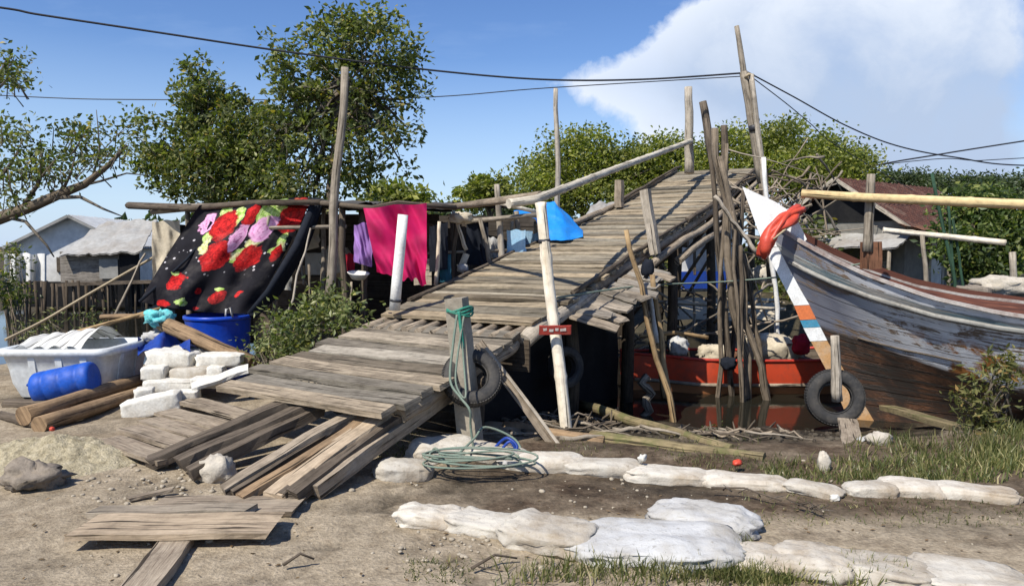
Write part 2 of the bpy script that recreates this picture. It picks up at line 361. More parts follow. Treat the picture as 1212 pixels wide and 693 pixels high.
def ground():
    xs=np.concatenate([-np.geomspace(400,8.05,26),np.arange(-8,8.01,.075),np.geomspace(8.1,400,26)])
    ys=np.concatenate([np.arange(-6,2.4,.5),np.arange(2.4,9.6,.06),np.arange(9.65,32,.35),np.geomspace(33,900,24)])
    m=MB(); nx=len(xs)
    def foot(x,y):
        d=0
        if 3<y<6.5 and abs(x)<3:
            for q,a in FEET:
                dx,dy=x-q.x,y-q.y
                if abs(dx)<.3 and abs(dy)<.3:
                    u=(dx*math.cos(a)+dy*math.sin(a))/.13; v=(-dx*math.sin(a)+dy*math.cos(a))/.06; e=u*u+v*v
                    d+=-.016*math.exp(-e*e)+.007*math.exp(-((e-1.9)/.8)**2)
        return d
    for y in ys:
        for x in xs: m.v.append(Vector((x,y,gz(x,y)+foot(x,y))))
    for j in range(len(ys)-1):
        for i in range(nx-1):
            a=j*nx+i; m.face((a,a+1,a+nx+1,a+nx),((0,0),)*4,True)
    t=NT('ground_soil',.95,.12); p=t.pos()
    n1=t.noise(p,1.6,6,.6); n2=t.noise(p,9,6,.65); n3=t.noise(p,45,4,.6)
    sand=t.ramp(n2,[(.3,(.215,.17,.115)),(.5,(.32,.26,.18)),(.72,(.42,.345,.245))])
    soil=t.ramp(n2,[(.3,(.035,.024,.016)),(.5,(.08,.054,.034)),(.75,(.165,.12,.08))])
    mud=t.ramp(n2,[(.3,(.016,.013,.009)),(.6,(.045,.036,.024)),(.8,(.10,.08,.055))])
    sx=t.n('ShaderNodeSeparateXYZ'); t.l(p,sx.inputs[0]); X,Y,Z=sx.outputs
    # dark soil strip between the two bag rows, running off to the right
    e=t.math('ADD',t.math('SUBTRACT',X,t.math('MULTIPLY',n1,1.2)),.0)
    fx=t.mr(e,-1.35,-.75)
    wob=t.math('MULTIPLY',t.math('SUBTRACT',n1,.5),.55)
    yy=t.math('ADD',Y,wob)
    fy=t.math('MULTIPLY',t.mr(yy,4.2,4.4),t.mr(yy,6.4,6.0))
    f=t.math('MULTIPLY',fx,fy)
    f2=t.mr(t.noise(p,2.4,5,.6),.35,.62)
    f=t.math('MULTIPLY',f,t.math('ADD',t.math('MULTIPLY',f2,.35),.65))
    c=t.mix(f,sand,soil)
    patch=t.math('MULTIPLY',t.mr(t.noise(t.map(p,(1,1,1),(4,2,0)),1.3,6,.65),.52,.66),t.mr(e,-.9,.4))
    c=t.mix(t.math('MULTIPLY',patch,.75),c,soil)
    # mud towards and under the water
    fm=t.mr(t.math('ADD',Z,t.math('MULTIPLY',t.math('SUBTRACT',n1,.5),.12)),-.005,-.06)
    c=t.mix(fm,c,mud)
    far=t.mr(Y,13,17); c=t.mix(far,c,t.mix(n2,(.03,.026,.016),(.09,.075,.045)))
    wet=t.math('MULTIPLY',t.mr(t.noise(t.map(p,(1,2,1),(9,4,0)),.9,4,.6),.5,.62),t.mr(X,-2.2,-2.9)); c=t.mix(t.math('MULTIPLY',wet,.45),c,(.17,.125,.075))
    c=t.mix(t.mr(t.noise(t.map(p,(1,1,1),(2,8,0)),3.3,6,.7),.55,.68,0,.55),c,(.22,.165,.105))
    # pale crumbs of shell and grit
    cr=t.math('MULTIPLY',t.mr(t.vor(p,38),.16,.10),t.mr(t.noise(p,3.1,4),.48,.62))
    c=t.mix(t.math('MULTIPLY',cr,.65),c,(.52,.47,.38))
    dk=t.math('MULTIPLY',t.mr(t.vor(p,26),.14,.09),t.mr(t.noise(p,2.2,4),.5,.62))
    c=t.mix(t.math('MULTIPLY',dk,.6),c,(.06,.045,.03))
    c=t.mix(1.0,c,t.ramp(n3,[(.3,.72),(.7,1.18)]),'MULTIPLY')
    t.color(c)
    h=t.math('ADD',t.math('MULTIPLY',n2,.8),t.math('ADD',t.math('MULTIPLY',n3,.45),t.math('MULTIPLY',cr,.3)))
    t.bump(h,.8,.035)
    t.val(t.b.inputs['Roughness'],t.mr(fm,0,1,.95,.6))
    o=m.build('ground',t.m,loc=(0,0,0)); tag(o,'bare sandy bank with dark soil falling to the muddy creek','ground',kind='structure')
ground()
def water():
    m=MB(); m.grid(lambda u,v:(-70+140*u,6+30*v,-.40),40,20)
    t=NT('creek_water',.06,.5); p=t.pos()
    t.color(t.mix(t.noise(p,.8,4),(.008,.008,.006),(.024,.022,.015)))
    t.b.inputs['IOR'].default_value=1.33
    t.bump(t.math('ADD',t.noise(t.map(p,(1,1.6,1)),5,3,.5),t.math('MULTIPLY',t.noise(p,1.6,2),.8)),.06,.03)
    o=m.build('water',t.m,loc=(0,0,0)); tag(o,'murky brown creek water under the bridge','water',kind='structure')
water()

# ---------------------------------------------------------------- bridge
A=Vector(G(460,490,.42)); TH=math.atan2(P(870,225,14).x-A.x,14-A.y)
AX=Vector((math.sin(TH),math.cos(TH),0)); LT=Vector((-math.cos(TH),math.sin(TH),0)); BW=1.85
SP=[-.3,0,.8,1.7,1.92,2.08,2.5,3.5,5,6.7,8.5,10.2,12.3,13.2]; SZ=[.36,.42,.56,.72,.755,.84,.93,1.14,1.48,1.83,2.2,2.64,3.2,3.32]
def BZ(s): return interp(SP,SZ,s)
def B(s,w,dz=0.0):
    p=A+AX*s+LT*w; return Vector((p.x,p.y,BZ(s)+dz))
bridge=thing('wooden_bridge',(A.x+AX.x*3,A.y+AX.y*3,-.3),'long humped plank footbridge of weathered boards climbing away over the creek','bridge')
def deck(s0,s1,step,mat,name,skew,w0,w1,th=.035,ov=.06,gap=.012,wj=.06):
    m=MB(); s=s0
    while s<s1:
        wd=step*random.uniform(.8,1.15); c=s+wd/2
        a=B(c+skew,w1+random.uniform(-wj,ov)); b=B(c-skew,w0-random.uniform(-wj,ov))
        sl=(BZ(c+.2)-BZ(c-.2))/.4; up=Vector((-AX.x*sl,-AX.y*sl,1)).normalized()
        a.z+=random.uniform(-.012,.016); b.z+=random.uniform(-.012,.016)
        up=(up+Vector((random.gauss(0,.02),random.gauss(0,.02),0))).normalized()
        m.beam(a,b,wd-gap*random.uniform(.4,2.2),th,up,7,.018,1,random.uniform(-.012,.012),.012)
        s+=wd
    return m.build(name,mat,bridge)
deck(0,1.80,.215,M['deck'],'lower_deck',.02,-.02,BW+.02,.045,.06,.016,.10)
deck(2.12,12.4,.165,M['deck2'],'upper_deck',0,0,BW,.035,.05,.012,.04)
# stringers (round logs under the deck), kerb poles on its edges
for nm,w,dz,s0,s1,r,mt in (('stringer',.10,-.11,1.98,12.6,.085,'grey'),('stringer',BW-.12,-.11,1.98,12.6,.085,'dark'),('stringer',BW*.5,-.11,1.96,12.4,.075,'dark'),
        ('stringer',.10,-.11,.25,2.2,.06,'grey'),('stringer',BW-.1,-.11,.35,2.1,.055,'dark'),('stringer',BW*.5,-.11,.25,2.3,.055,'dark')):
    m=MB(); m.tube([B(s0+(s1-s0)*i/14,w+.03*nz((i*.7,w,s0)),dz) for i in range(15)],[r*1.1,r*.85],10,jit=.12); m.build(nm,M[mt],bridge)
m=MB(); m.tube([B(2.0+i*.18,.02+.02*nz((i,.3,4)),-.10) for i in range(10)],[.085,.07],12,jit=.15)
m.build('stringer_butt',M['palepole'],bridge)
for s0,s1,w,dz,r,mt in ((3.1,7.4,.03,.045,.026,'dark'),(7.2,12.2,.02,.05,.035,'dark'),(6.4,12.4,BW-.02,.06,.05,'grey'),(9.0,12.6,BW-.08,.13,.03,'dark'),(2.6,6.6,BW-.03,.03,.025,'dark')):
    m=MB(); m.tube([B(s0+(s1-s0)*i/10,w+.03*nz((i*.9,w,s0)),dz+.015*nz((i,2,s1))) for i in range(11)],[r*1.1,r*.8],8,jit=.15)
    m.build('kerb_pole',M[mt],bridge)
for s0,s1,w,dz,r in ((5.2,12.6,-.10,-.16,.05),(6.2,12.5,-.16,-.34,.055)):
    m=MB(); m.tube([B(s0+(s1-s0)*i/10,w+.04*nz((i*.9,w,s0)),dz+.03*nz((i,2,s1))) for i in range(11)],[r*1.1,r*.8],8,jit=.2)
    m.build('side_beam',M['grey'],bridge)
for i,s in enumerate((1.3,3.2,4.9,6.8,8.9,11.0,12.3)):
    for w in (.12,BW-.15):
        top=B(s,w,-.14); gx,gy=top.x+random.uniform(-.06,.06),top.y+random.uniform(-.06,.06)
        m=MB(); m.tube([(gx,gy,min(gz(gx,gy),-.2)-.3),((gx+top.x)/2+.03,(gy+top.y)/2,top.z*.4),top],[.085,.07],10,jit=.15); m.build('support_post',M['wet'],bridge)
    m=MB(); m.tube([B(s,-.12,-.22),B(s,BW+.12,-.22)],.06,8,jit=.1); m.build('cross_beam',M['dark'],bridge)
    if s>4:
        m=MB(); a=B(s,.12,-.35); b=B(s,BW-.15,-.35); b.z=.1; m.tube([a,b],.035,7); m.build('brace',M['dark'],bridge)
m=MB(); m.beam(B(1.99,-.05,-.22),B(1.99,BW+.05,-.22),.03,.30,(0,0,1),6,.01); m.build('gap_shade_board',M['wet'],bridge)  # dark board added so the gap between the decks reads as shade
for k in range(11):
    w_=.08+k*(BW-.16)/10; m=MB(); m.tube([B(1.80,w_,.0)+Vector((0,0,BZ(2.05)-BZ(1.80)-.075)),B(2.3,w_+.02,-.075)],[.04*random.uniform(.75,1.2)]*2,9,jit=.2); m.build('joist',M['grey'],bridge)
# broken side boards hanging below the near edge
for s0,n_,w0,w1,d0,d1 in ((2.9,13,-.02,-.46,-.13,-.22),):
    m=MB()
    for i in range(n_):
        s=s0+i*.17; a=B(s,w0,d0+random.uniform(-.02,.02)); b=B(s+random.uniform(-.06,.06),w1+random.uniform(-.10,.08),d1-random.uniform(-.03,.05))
        sl=(BZ(s+.2)-BZ(s-.2))/.4; m.beam(a,b,.185,.02,(-AX.x*sl,-AX.y*sl,1),4,.02,1,0,.03)
    m.build('side_boards',M['grey'],bridge)
def stand(name,mat,top,bot,r,label,cat,group=None,n=9,jit=.12,bend=.03,seg=7,parent=None,top_r=None):
    top=Vector(top); bot=Vector(bot); m=MB(); o=random.random()*30
    pts=[bot.lerp(top,i/seg)+Vector((bend*nz((i*.5,o,1)),bend*nz((i*.5,o,5)),0))*(1 if 0<i<seg else .2) for i in range(seg+1)]
    m.tube(pts,[r,top_r or r*.8],n,jit=jit); ob=m.build(name,M[mat] if isinstance(mat,str) else mat,parent,loc=tuple(bot) if parent is None else None)
    if parent is None: tag(ob,label,cat,group)
    return ob
# square posts of the hand rail
def sqpost(px0,py0,px1,py1,Y,w,mat,parent=bridge):
    m=MB(); m.beam(P(px1,py1,Y),P(px0,py0,Y),w*.72,w*.62,(.75,1,0),5,.014,.95,0,.01); m.build('rail_post',M[mat],parent)
sqpost(763,224,776,300,9.75,.165,'palepole')
sqpost(733,213,733,246,13.4,.19,'grey')
stand('rail_post','palepole',P(815,103,15.2),P(816,205,15.2),.1,None,None,parent=bridge)
stand('rail_post','dark',P(832,120,14.4),P(846,205,14.4),.09,None,None,parent=bridge)
stand('rail_post','dark',P(857,148,15.0),P(858,202,15.0),.08,None,None,parent=bridge)

# things around the bridge ----------------------------------------
o=thing('white_post',P(468,365,7.72),'short white concrete post standing on the deck edge before the pink cloth','post')
m=MB(); m.tube([P(467,367,7.72),P(470,330,7.72),P(474,290,7.72),P(477,254,7.72)],[.058,.053],14,jit=.03); m.build('shaft',M['whitep'],o)
m=MB(); m.tube([P(468.5,357,7.72)+Vector((0,0,.0)),P(468.8,354,7.72)],.063,14); m.build('wire_band',M['wire'],o)
# handrail of bamboo
def bamboo(name,mat,pts,r0,r1,label,cat,group=None,nodes=.38,parent=None):
    pts=[Vector(p) for p in pts]; L=sum((pts[i+1]-pts[i]).length for i in range(len(pts)-1)); k=int(L/.045)
    pp=[];rr=[]
    cum=[0]
    for i in range(len(pts)-1): cum.append(cum[-1]+(pts[i+1]-pts[i]).length)
    for i in range(k+1):
        d=L*i/k; j=max(q for q in range(len(pts)-1) if cum[q]<=d+1e-9); t=(d-cum[j])/max(1e-6,cum[j+1]-cum[j])
        pp.append(pts[j].lerp(pts[j+1],min(1,t))); q=(d%nodes)/nodes; r=r0+(r1-r0)*d/L
        rr.append(r*(1.13 if min(q,1-q)<.05 else 1.0))
    m=MB(); m.tube(pp,rr,12); ob=m.build(name,M[mat],parent)
    if parent is None: tag(ob,label,cat,group)
    return ob
bamboo('bamboo_rail','rail',[P(602,241,6.98),P(634,236,7.15),P(720,203,9.8),P(818,167,15.1)],.042,.05,'long pale bamboo handrail sloping up beside the bridge','handrail',nodes=.6)
w=thing('white_bamboo_pole',P(671,512,6.75),'tall white painted bamboo pole leaning by the bridge edge with red sign','pole')
bamboo('shaft','bambooW',[P(671,514,6.75),P(662,430,6.8),P(650,340,6.9),P(640,240,7.0)],.056,.050,None,None,parent=w,nodes=.55)
for py in (286,):
    m=MB(); m.tube([P(644.5,py+2,6.96),P(644.2,py-3,6.96)],.057,12); m.build('tape_band',M['wire'],w)
sg=thing('red_sign_board',P(657,396,6.72),'small faded red sign board tied to the white bamboo pole','sign')
m=MB(); m.beam(P(638,391,6.71),P(676,390,6.71),.085,.02,(0,1,.25),4,.008,1,0,.006); m.build('board',M['redsign'],sg)
m=MB()
for i,(a,b,y) in enumerate(((643,648,390),(650,655,390.5),(657,661,389.6),(663,670,390.4))):
    m.beam(P(a,y,6.697),P(b,y+random.uniform(-1,1),6.697),.025,.002,(0,1,.25),2,.004)
m.build('lettering',M['whiteprint'],sg)
# concrete post, tyre and rope in front of the lower deck
PB=P(558,522,5.86)
o=thing('concrete_post',PB,'square grey concrete post in front of the lower deck carrying a tyre','post')
m=MB(); m.beam(P(558,535,5.86),P(541,352,5.86),.165,.15,(.35,1,0),7,.012,.9,0,.008); m.build('shaft',M['concrete'],o)
m=MB(); c=P(542,368,5.80)
for k in range(4):
    m.tube([c+Vector((.105*math.cos(t)+0.01,.10*math.sin(t)+.06,.012*k-.02+.02*math.sin(2*t+k)))for t in np.linspace(0,6.283,17)],.009,6)
m.build('green_lashing',M['greenrope'],o)
def rope(name,mat,pts,r,label,cat,group=None,parent=None,n=6,sub=6):
    pts=[Vector(p) for p in pts]; out=[]
    for i in range(len(pts)-1):
        p0=pts[max(i-1,0)];p1=pts[i];p2=pts[i+1];p3=pts[min(i+2,len(pts)-1)]
        for k in range(sub):
            t=k/sub; out.append(.5*((2*p1)+(p2-p0)*t+(2*p0-5*p1+4*p2-p3)*t*t+(3*p1-p0-3*p2+p3)*t**3))
    out.append(pts[-1]); m=MB(); m.tube(out,r,n); ob=m.build(name,M[mat],parent)
    if parent is None: tag(ob,label,cat,group)
    return ob
rope('mooring_rope','greenrope',[P(543,368,5.72),P(546,392,5.70),P(548,412,5.69)],.014,'green rope tail hanging down the concrete post','rope')
rope('mooring_rope','greyrope',[P(541,372,5.71),P(536,410,5.66),P(533,450,5.58),P(545,470,5.50),P(556,485,5.45),P(557,505,5.5),P(561,535,5.5)],.010,'thin grey rope running from the concrete post to the sandbags','rope')
rope('mooring_rope','greyrope',[P(549,374,5.73),P(541,425,5.62),P(540,455,5.55),P(551,470,5.5),P(549,430,5.64),P(546,395,5.7)],.008,'thin grey rope looped inside the tyre on the post','rope')
def tyre(c,nrm,R_,r_,label,mat='tyre'):
    o=thing('tyre',Vector(c)-Vector((0,0,R_)),label,'tyre','old tyre fenders hung along the bank')
    prof=[]
    for k in range(16):
        th=2*math.pi*k/16; a=math.cos(th); b=math.sin(th)
        rr=R_-r_+r_*math.copysign(abs(a)**.7,a)*1.0; hh=r_*1.25*math.copysign(abs(b)**.75,b)
        if 6<=k<=10 : rr=R_-r_*1.75
        prof.append((rr,hh))
    m=MB(); m.lathe(prof[0:7]+prof[10:],c,nrm,40,closed=False)
    m.build('casing',M[mat],o)
    m=MB()
    for k in range(60):
        th=2*math.pi*k/60; ax=Vector(nrm).normalized(); a=(Vector((1,0,0))-ax*ax.x).normalized(); b=ax.cross(a)
        d=a*math.cos(th)+b*math.sin(th); p=Vector(c)+d*(R_-.002)
        for sgn in (-1,1):
            m.beam(p+ax*(sgn*r_*.15),p+ax*(sgn*r_*.95)-d*(r_*.18),R_*.07,.016,tuple(d),1,0)
    m.build('tread',M[mat],o)
    for sgn in (-1,1):
        m=MB(); m.lathe([(R_-r_*1.72,sgn*r_*.70),(R_-r_*1.9,sgn*r_*.78),(R_-r_*1.98,sgn*r_*.6),(R_-r_*1.85,sgn*r_*.5)],c,nrm,40,True); m.build('bead',M[mat],o)
tyre(P(558,447,5.84),(.16,-.82,.50),.235,.058,'dusty old tyre hung round the concrete post')
tyre(P(669,434,7.68),(.55,-.8,.12),.215,.05,'dark tyre hanging in the shadow under the bridge')
tyre(P(988,470,7.55),(-.25,-.95,.15),.29,.07,'worn tyre hung as a fender at the foot of the white bow')
stand('fender_post','palepole',P(988,397,7.5),P(991,474,7.5),.055,'short grey post standing in the tyre by the boat bow','post',bend=.01)
def plank(name,mat,p0,p1,w,h,label,cat,group=None,up=(0,0,1),n=6,jit=.015,taper=1,bow=0,wear=.012):
    m=MB(); m.beam(p0,p1,w,h,up,n,jit,taper,bow,wear); return tag(m.build(name,M[mat]),label,cat,group)
o=thing('leaning_board',P(660,528,6.0),'narrow grey board leaning from the lower deck down to the mud','board')
m=MB(); m.beam(P(657,527,6.02),P(566,406,6.25),.085,.03,(0,-1,.35),6,.012); m.build('board',M['grey'],o)
m=MB(); m.beam(P(662,526,6.0),P(575,411,6.22),.025,.03,(0,-1,.35),6,.006); m.build('edge_strip',M['palepole'],o)

# ramp of loose timbers leading up to the lower deck
gr='loose timbers forming the ramp foot'
for (a,b,w,h,mt,z0,z1,lab) in (
    ((312,490),(176,548),.15,.08,'dark',.30,.05,'dark timber lying against the low plank mat, leftmost of the ramp'),
    ((346,492),(212,549),.13,.09,'dark',.30,.08,'dark square timber with a raised end just right of the plank mat'),
    ((352,497),(222,562),.10,.08,'dark',.28,.05,'thin dark timber lying under the square timber beside the stone'),
    ((414,498),(276,584),.05,.05,'dark',.29,.03,'thin dark timber between two brown ones in the ramp'),
    ((402,500),(262,580),.11,.06,'grey',.30,.04,'grey timber of the ramp just right of the pale stone'),
    ((428,499),(285,590),.085,.05,'log',.31,.04,'narrow brown split timber in the middle of the ramp'),
    ((452,493),(318,590),.16,.045,'tan',.34,.04,'wide pale tan plank of the ramp'),
    ((470,487),(333,588),.06,.07,'dark',.34,.05,'narrow blackened timber right beside the pale ramp plank'),
    ((486,482),(345,590),.11,.08,'dark',.36,.05,'dark grey timber right of the pale ramp plank'),
    ((522,470),(372,580),.12,.10,'grey',.36,.06,'thick grey outer timber on the right edge of the ramp')):
    pa,pb=G(a[0],a[1],z0),G(b[0],b[1],z1); pa=pa+(pa-pb).normalized()*.22
    plank('ramp_timber',mt,pb,pa,w,h,lab,'timber',gr,jit=.032,n=10,wear=.03)
# low plank mat
o=thing('plank_mat',G(210,515,.0),'low mat of grey boards lying on the sand left of the ramp','plank mat')
for (a,b,w,c) in (((222,474),(312,497),.23,'grey'),((196,487),(283,509),.22,'grey'),((176,497),(249,517),.20,'grey'),((152,507),(226,528),.2,'grey'),((126,520),(200,544),.2,'grey')):
    m=MB(); m.beam(G(a[0],a[1],.09),G(b[0],b[1],.07),w,.035,(0,0,1),5,.018,1,0,.015); m.build('board',M[c],o)
m=MB(); m.beam(G(305,496,.03),G(190,548,.02),.08,.05); m.build('bearer',M['dark'],o)
# foreground planks
m=MB(); m.beam(G(94,625,.075),G(325,620,.068),.31,.032,(0,0,1),12,.02,1,.006,.03); m.beam(G(106,606,.074),G(296,603,.068),.125,.030,(0,0,1),12,.02,1,.004,.04)
tag(m.build('loose_plank',M['tan']),'wide pale plank lying across another board on the sand in front','plank')
plank('loose_plank','grey',G(178,599,.03),G(352,598,.035),.30,.03,'grey plank with a broken end lying behind the wide pale plank','plank',jit=.03,wear=.035,n=9)
plank('loose_plank','grey',G(225,622,.028),G(152,715,.028),.17,.05,'narrow dark plank running under the wide pale plank towards the viewer','plank',jit=.012,n=8)
plank('wood_splinter','grey',G(152,590,.02),G(205,578,.03),.05,.02,'small grey offcut beside the sand heap','offcut',jit=.01)

# sand heap, stones
def rock(px,py,z,w,d,h,label,mat='rock',seed=1,amp=.28,pw=2.3,rot=0,name='rock',group=None,Y=None):
    p=G(px,py,z); p.z=gz(p.x,p.y)
    m=MB(); m.lump((p.x,p.y,p.z+h*.32),(w,d,h),rot,seed,pw,amp,2.2,24,14); return tag(m.build(name,M[mat]),label,'rock' if name=='rock' else name.replace('_',' '),group)
m=MB()
def heapf(u,v):
    x=-4.05+1.35*u; y=4.85+1.0*v; e=max(0,1-((2*u-1)**2+(2*v-1)**2)); q=Vector((x,y,0))
    return (x,y,gz(x,y)-.03+.12*math.sqrt(e)*(.75+.5*nz(q,2.5))+.035*nz(q,7)*e+.025*nz(q,19)*e+.012*nz(q,45)*e)
m.grid(heapf,110,80)
t=NT('sand_heap_grit',.95,.1); ps=t.pos(); n=t.noise(ps,14,6,.7); c=t.ramp(n,[(.3,(.26,.215,.13)),(.5,(.42,.36,.235)),(.75,(.54,.47,.33))])
c=t.mix(1.0,c,t.ramp(t.noise(ps,60,4,.7),[(.3,.6),(.5,1.0),(.7,1.2)]),'MULTIPLY'); t.color(c); t.bump(t.math('ADD',n,t.noise(ps,70,4,.7)),.9,.02)
tag(m.build('sand_heap',t.m),'low heap of coarse yellowish sand left of the plank mat','sand',kind='stuff')
rock(42,580,-.03,.38,.30,.2,'rough grey stone at the left end of the sand heap','darkrock',3,.55,2.1)
rock(258,566,0,.25,.2,.21,'pale stone lying between the ramp timbers','rock',5)
rock(975,556,0,.09,.08,.16,'small pointed pale stone standing before the right sandbags','rock',8)
rock(609,641,0,.10,.07,.05,'small pale stone on the sand below the front sandbags','rock',12)
rock(988,590,0,.06,.05,.045,'round white pebble on the dark soil behind the front bags','foam',14)
rock(1040,533,-.05,.2,.12,.12,'pale stone half hidden in the grass by the boat','rock',15)
# grit
m=MB()
random.seed(11)
def pebble(x,y,r,seed):
    m.lump((x,y,gz(x,y)+r*.25),(r*2,r*1.6,r*1.1),random.random()*6,seed,2.2,.3,2,7,5)
for i in range(160):
    q=G(random.gauss(205,60),random.gauss(572,20)) if i<110 else G(random.gauss(640,60),random.gauss(640,12))
    pebble(q.x,q.y,random.uniform(.008,.024),i+900)
for i in range(300):
    k=random.random()
    if k<.35: q=G(random.gauss(560,70),random.gauss(640,22))
    elif k<.6: q=G(random.gauss(235,70),random.gauss(575,22))
    elif k<.75: q=G(random.gauss(780,200),random.gauss(575,14))
    else: q=G(random.uniform(20,1190),random.uniform(545,689))
    if q.y>3.3: pebble(q.x,q.y,abs(random.gauss(0,.007))+.004,i)
tag(m.build('gravel',M['grit']),'scattered pale pebbles and shell grit on the bank','gravel',kind='stuff')

# ---------------------------------------------------------------- sandbags
def bag(px0,py0,px1,py1,d,h,label,mat='sandbag',group='sandbags edging the bank',seed=0,zc=None,pw=3.6,amp=.10,tilt=0,lift=0):
    a=G(px0,py0,.05); b=G(px1,py1,.05); c=(a+b)/2; L=(b-a).length*1.26; h*=.72; rot=math.atan2(b.y-a.y,b.x-a.x)
    rz=random.Random(seed); rot+=rz.uniform(-.06,.06)
    z=gz(c.x,c.y)+h*.20+lift
    o=MB(); o.lump((c.x,c.y,z),(L,d,h),rot,seed,pw,amp,2.2,72,30,(tilt,rz.uniform(-.04,.04)))
    cc=Vector((c.x,c.y,z)); ax=Vector((math.cos(rot),math.sin(rot),0)); nn=Vector((-ax.y,ax.x,0))
    for i,v in enumerate(o.v):
        q=v-cc; t=q.dot(ax)/(L*.5); w=q.dot(nn); zz=q.z; e=max(0,(abs(t)-.60)/.40)
        fz=1-.30*e**2; fw=1-.15*e**2
        wr=.035*math.sin(t*17+seed+4*nz(v,3,seed))*(.35+e)+.06*nz(v,7,seed)+.05*nz((v.x*2,v.y*9,v.z*9),1.5,seed+5)
        o.v[i]=cc+ax*(t*L*.5)+nn*(w*fw*(1+wr))+Vector((0,0,zz*fz*(1+wr*1.2)+.018*nz(v,4,seed+3)))
    ob=o.build('sandbag',M[mat]); return tag(ob,label,'sandbag',group)
back='filled sandbags along the water side'; front='filled sandbags along the near side'
i=0
for (a,b,d,h,lab) in (
  ((449,553),(506,550),.26,.20,'short boxy pale sandbag at the left end of the back row'),
  ((492,535),(560,527),.34,.24,'thick pale sandbag below the concrete post in the back row'),
  ((540,527),(616,538),.30,.20,'pale sandbag carrying the green rope coil'),
  ((600,541),(684,543),.24,.17,'long pale sandbag behind the wet logs, right of the rope coil'),
  ((676,545),(756,549),.24,.16,'pale sandbag of the back row with a small white lump on it'),
  ((748,551),(836,556),.24,.16,'pale sandbag of the back row just left of the orange scrap'),
  ((832,556),(926,566),.24,.15,'long thin pale sandbag just right of the orange scrap'),
  ((933,569),(992,576),.18,.11,'small pale sandbag alone in a gap left of the pointed stone'),
  ((1006,573),(1056,574),.22,.13,'short pale sandbag in the grass right of the pointed stone'),
  ((1046,571),(1112,575),.24,.14,'pale sandbag second from the right end of the back row'),
  ((1104,573),(1196,581),.24,.14,'long pale sandbag at the right end of the back row')):
    i+=1; bag(a[0],a[1],b[0],b[1],d,h,lab,seed=i,group=back)
for (a,b,d,h,lab,mt) in (
  ((478,604),(546,608),.24,.16,'smooth tan sandbag at the left end of the front row','sandbag'),
  ((538,610),(622,620),.26,.17,'tan sandbag with a torn side, second from the left in the front row','sandbag'),
  ((608,622),(696,638),.36,.21,'broad tan sandbag between the torn bag and the white sack','sandbag'),
  ((690,636),(856,648),.50,.20,'large white woven sack lying in the middle of the front row','sack'),
  ((780,604),(884,618),.36,.22,'white woven sack lying behind and on top of the large white one','sack'),
  ((858,652),(932,660),.30,.17,'tan sandbag just right of the large white sack','sandbag'),
  ((922,655),(1004,664),.34,.18,'crumbling tan sandbag in the right half of the front row','sandbag'),
  ((992,661),(1096,676),.30,.15,'flat tan sandbag behind the grass tuft at the bottom','sandbag'),
  ((1086,669),(1206,682),.34,.13,'flat pale sandbag at the right end of the front row','sandbag')):
    i+=1; bag(a[0],a[1],b[0],b[1],d,h,lab,mt,front,seed=i,amp=.16)
m=MB()
for i in range(260):
    q=G(random.uniform(590,1000),random.uniform(488,540),-.15); m.lump((q.x,q.y,gz(q.x,q.y)+.005),(random.uniform(.02,.09),random.uniform(.02,.07),random.uniform(.015,.05)),random.random()*6,i,2.2,.35,2,8,6)
tag(m.build('rubble',M['mudlump']),'dark lumps and debris strewn over the mud behind the sandbags','rubble',kind='stuff')
m=MB(); pts=[]
for i in range(260):
    q=G(random.uniform(20,1200),random.uniform(535,690)); pts.append((q.x,q.y,gz(q.x,q.y)+.006))
for p_ in pts:
    a_=random.random()*6.28; L_=random.uniform(.015,.04); d_=Vector((math.cos(a_),math.sin(a_),random.uniform(-.1,.25))); n_=Vector((-math.sin(a_),math.cos(a_),random.uniform(-.2,.2))); p_=Vector(p_); i=len(m.v)
    m.v+=[p_,p_+d_*L_*.5+n_*L_*.25,p_+d_*L_,p_+d_*L_*.5-n_*L_*.25]; m.face((i,i+1,i+2,i+3),((0,0),(.1,.1),(.2,0),(.1,-.1)))
tag(m.build('dry_leaves',wood('dry_leaf',(.30,.20,.10),(.09,.06,.035),var=.5),loc=(0,0,0)),'scattered brown dry leaves and chips on the sand','litter',kind='stuff')
# rope coil on the bags
m=MB(); c=G(560,542,.10); pts=[]
for k in range(220):
    t=k/220*2*math.pi*6; rr=.28+.06*math.sin(t*.31)+.14*nz((k*.045,1,2)); pts.append(Vector((c.x+rr*1.15*math.cos(t)+.03*math.sin(t*.2),c.y-.05+rr*.42*math.sin(t),.0)))
for k,p in enumerate(pts): p.z=max(gz(p.x,p.y)+.03,.10+.10*sm(5.25,5.5,p.y))+.035*math.sin(k*.13)+.02
m.tube(pts,.0075,6); tag(m.build('rope_coil',M['greyrope']),'loose coil of greyish green rope lying over the back sandbags','rope')
rope('rope_tail','greyrope',[P(505,548,5.35),P(515,530,5.3),P(530,545,5.2),P(560,520,5.45),P(575,505,5.6),P(610,520,5.6),P(620,545,5.45)],.009,'stray end of rope arching over the rope coil','rope')
rope('rope_bundle','navy',[P(585,530,5.5),P(600,518,5.45),P(612,530,5.4),P(590,540,5.4),P(604,522,5.4),P(616,545,5.4)],.012,'twist of dark blue rope on the right of the rope coil','rope')

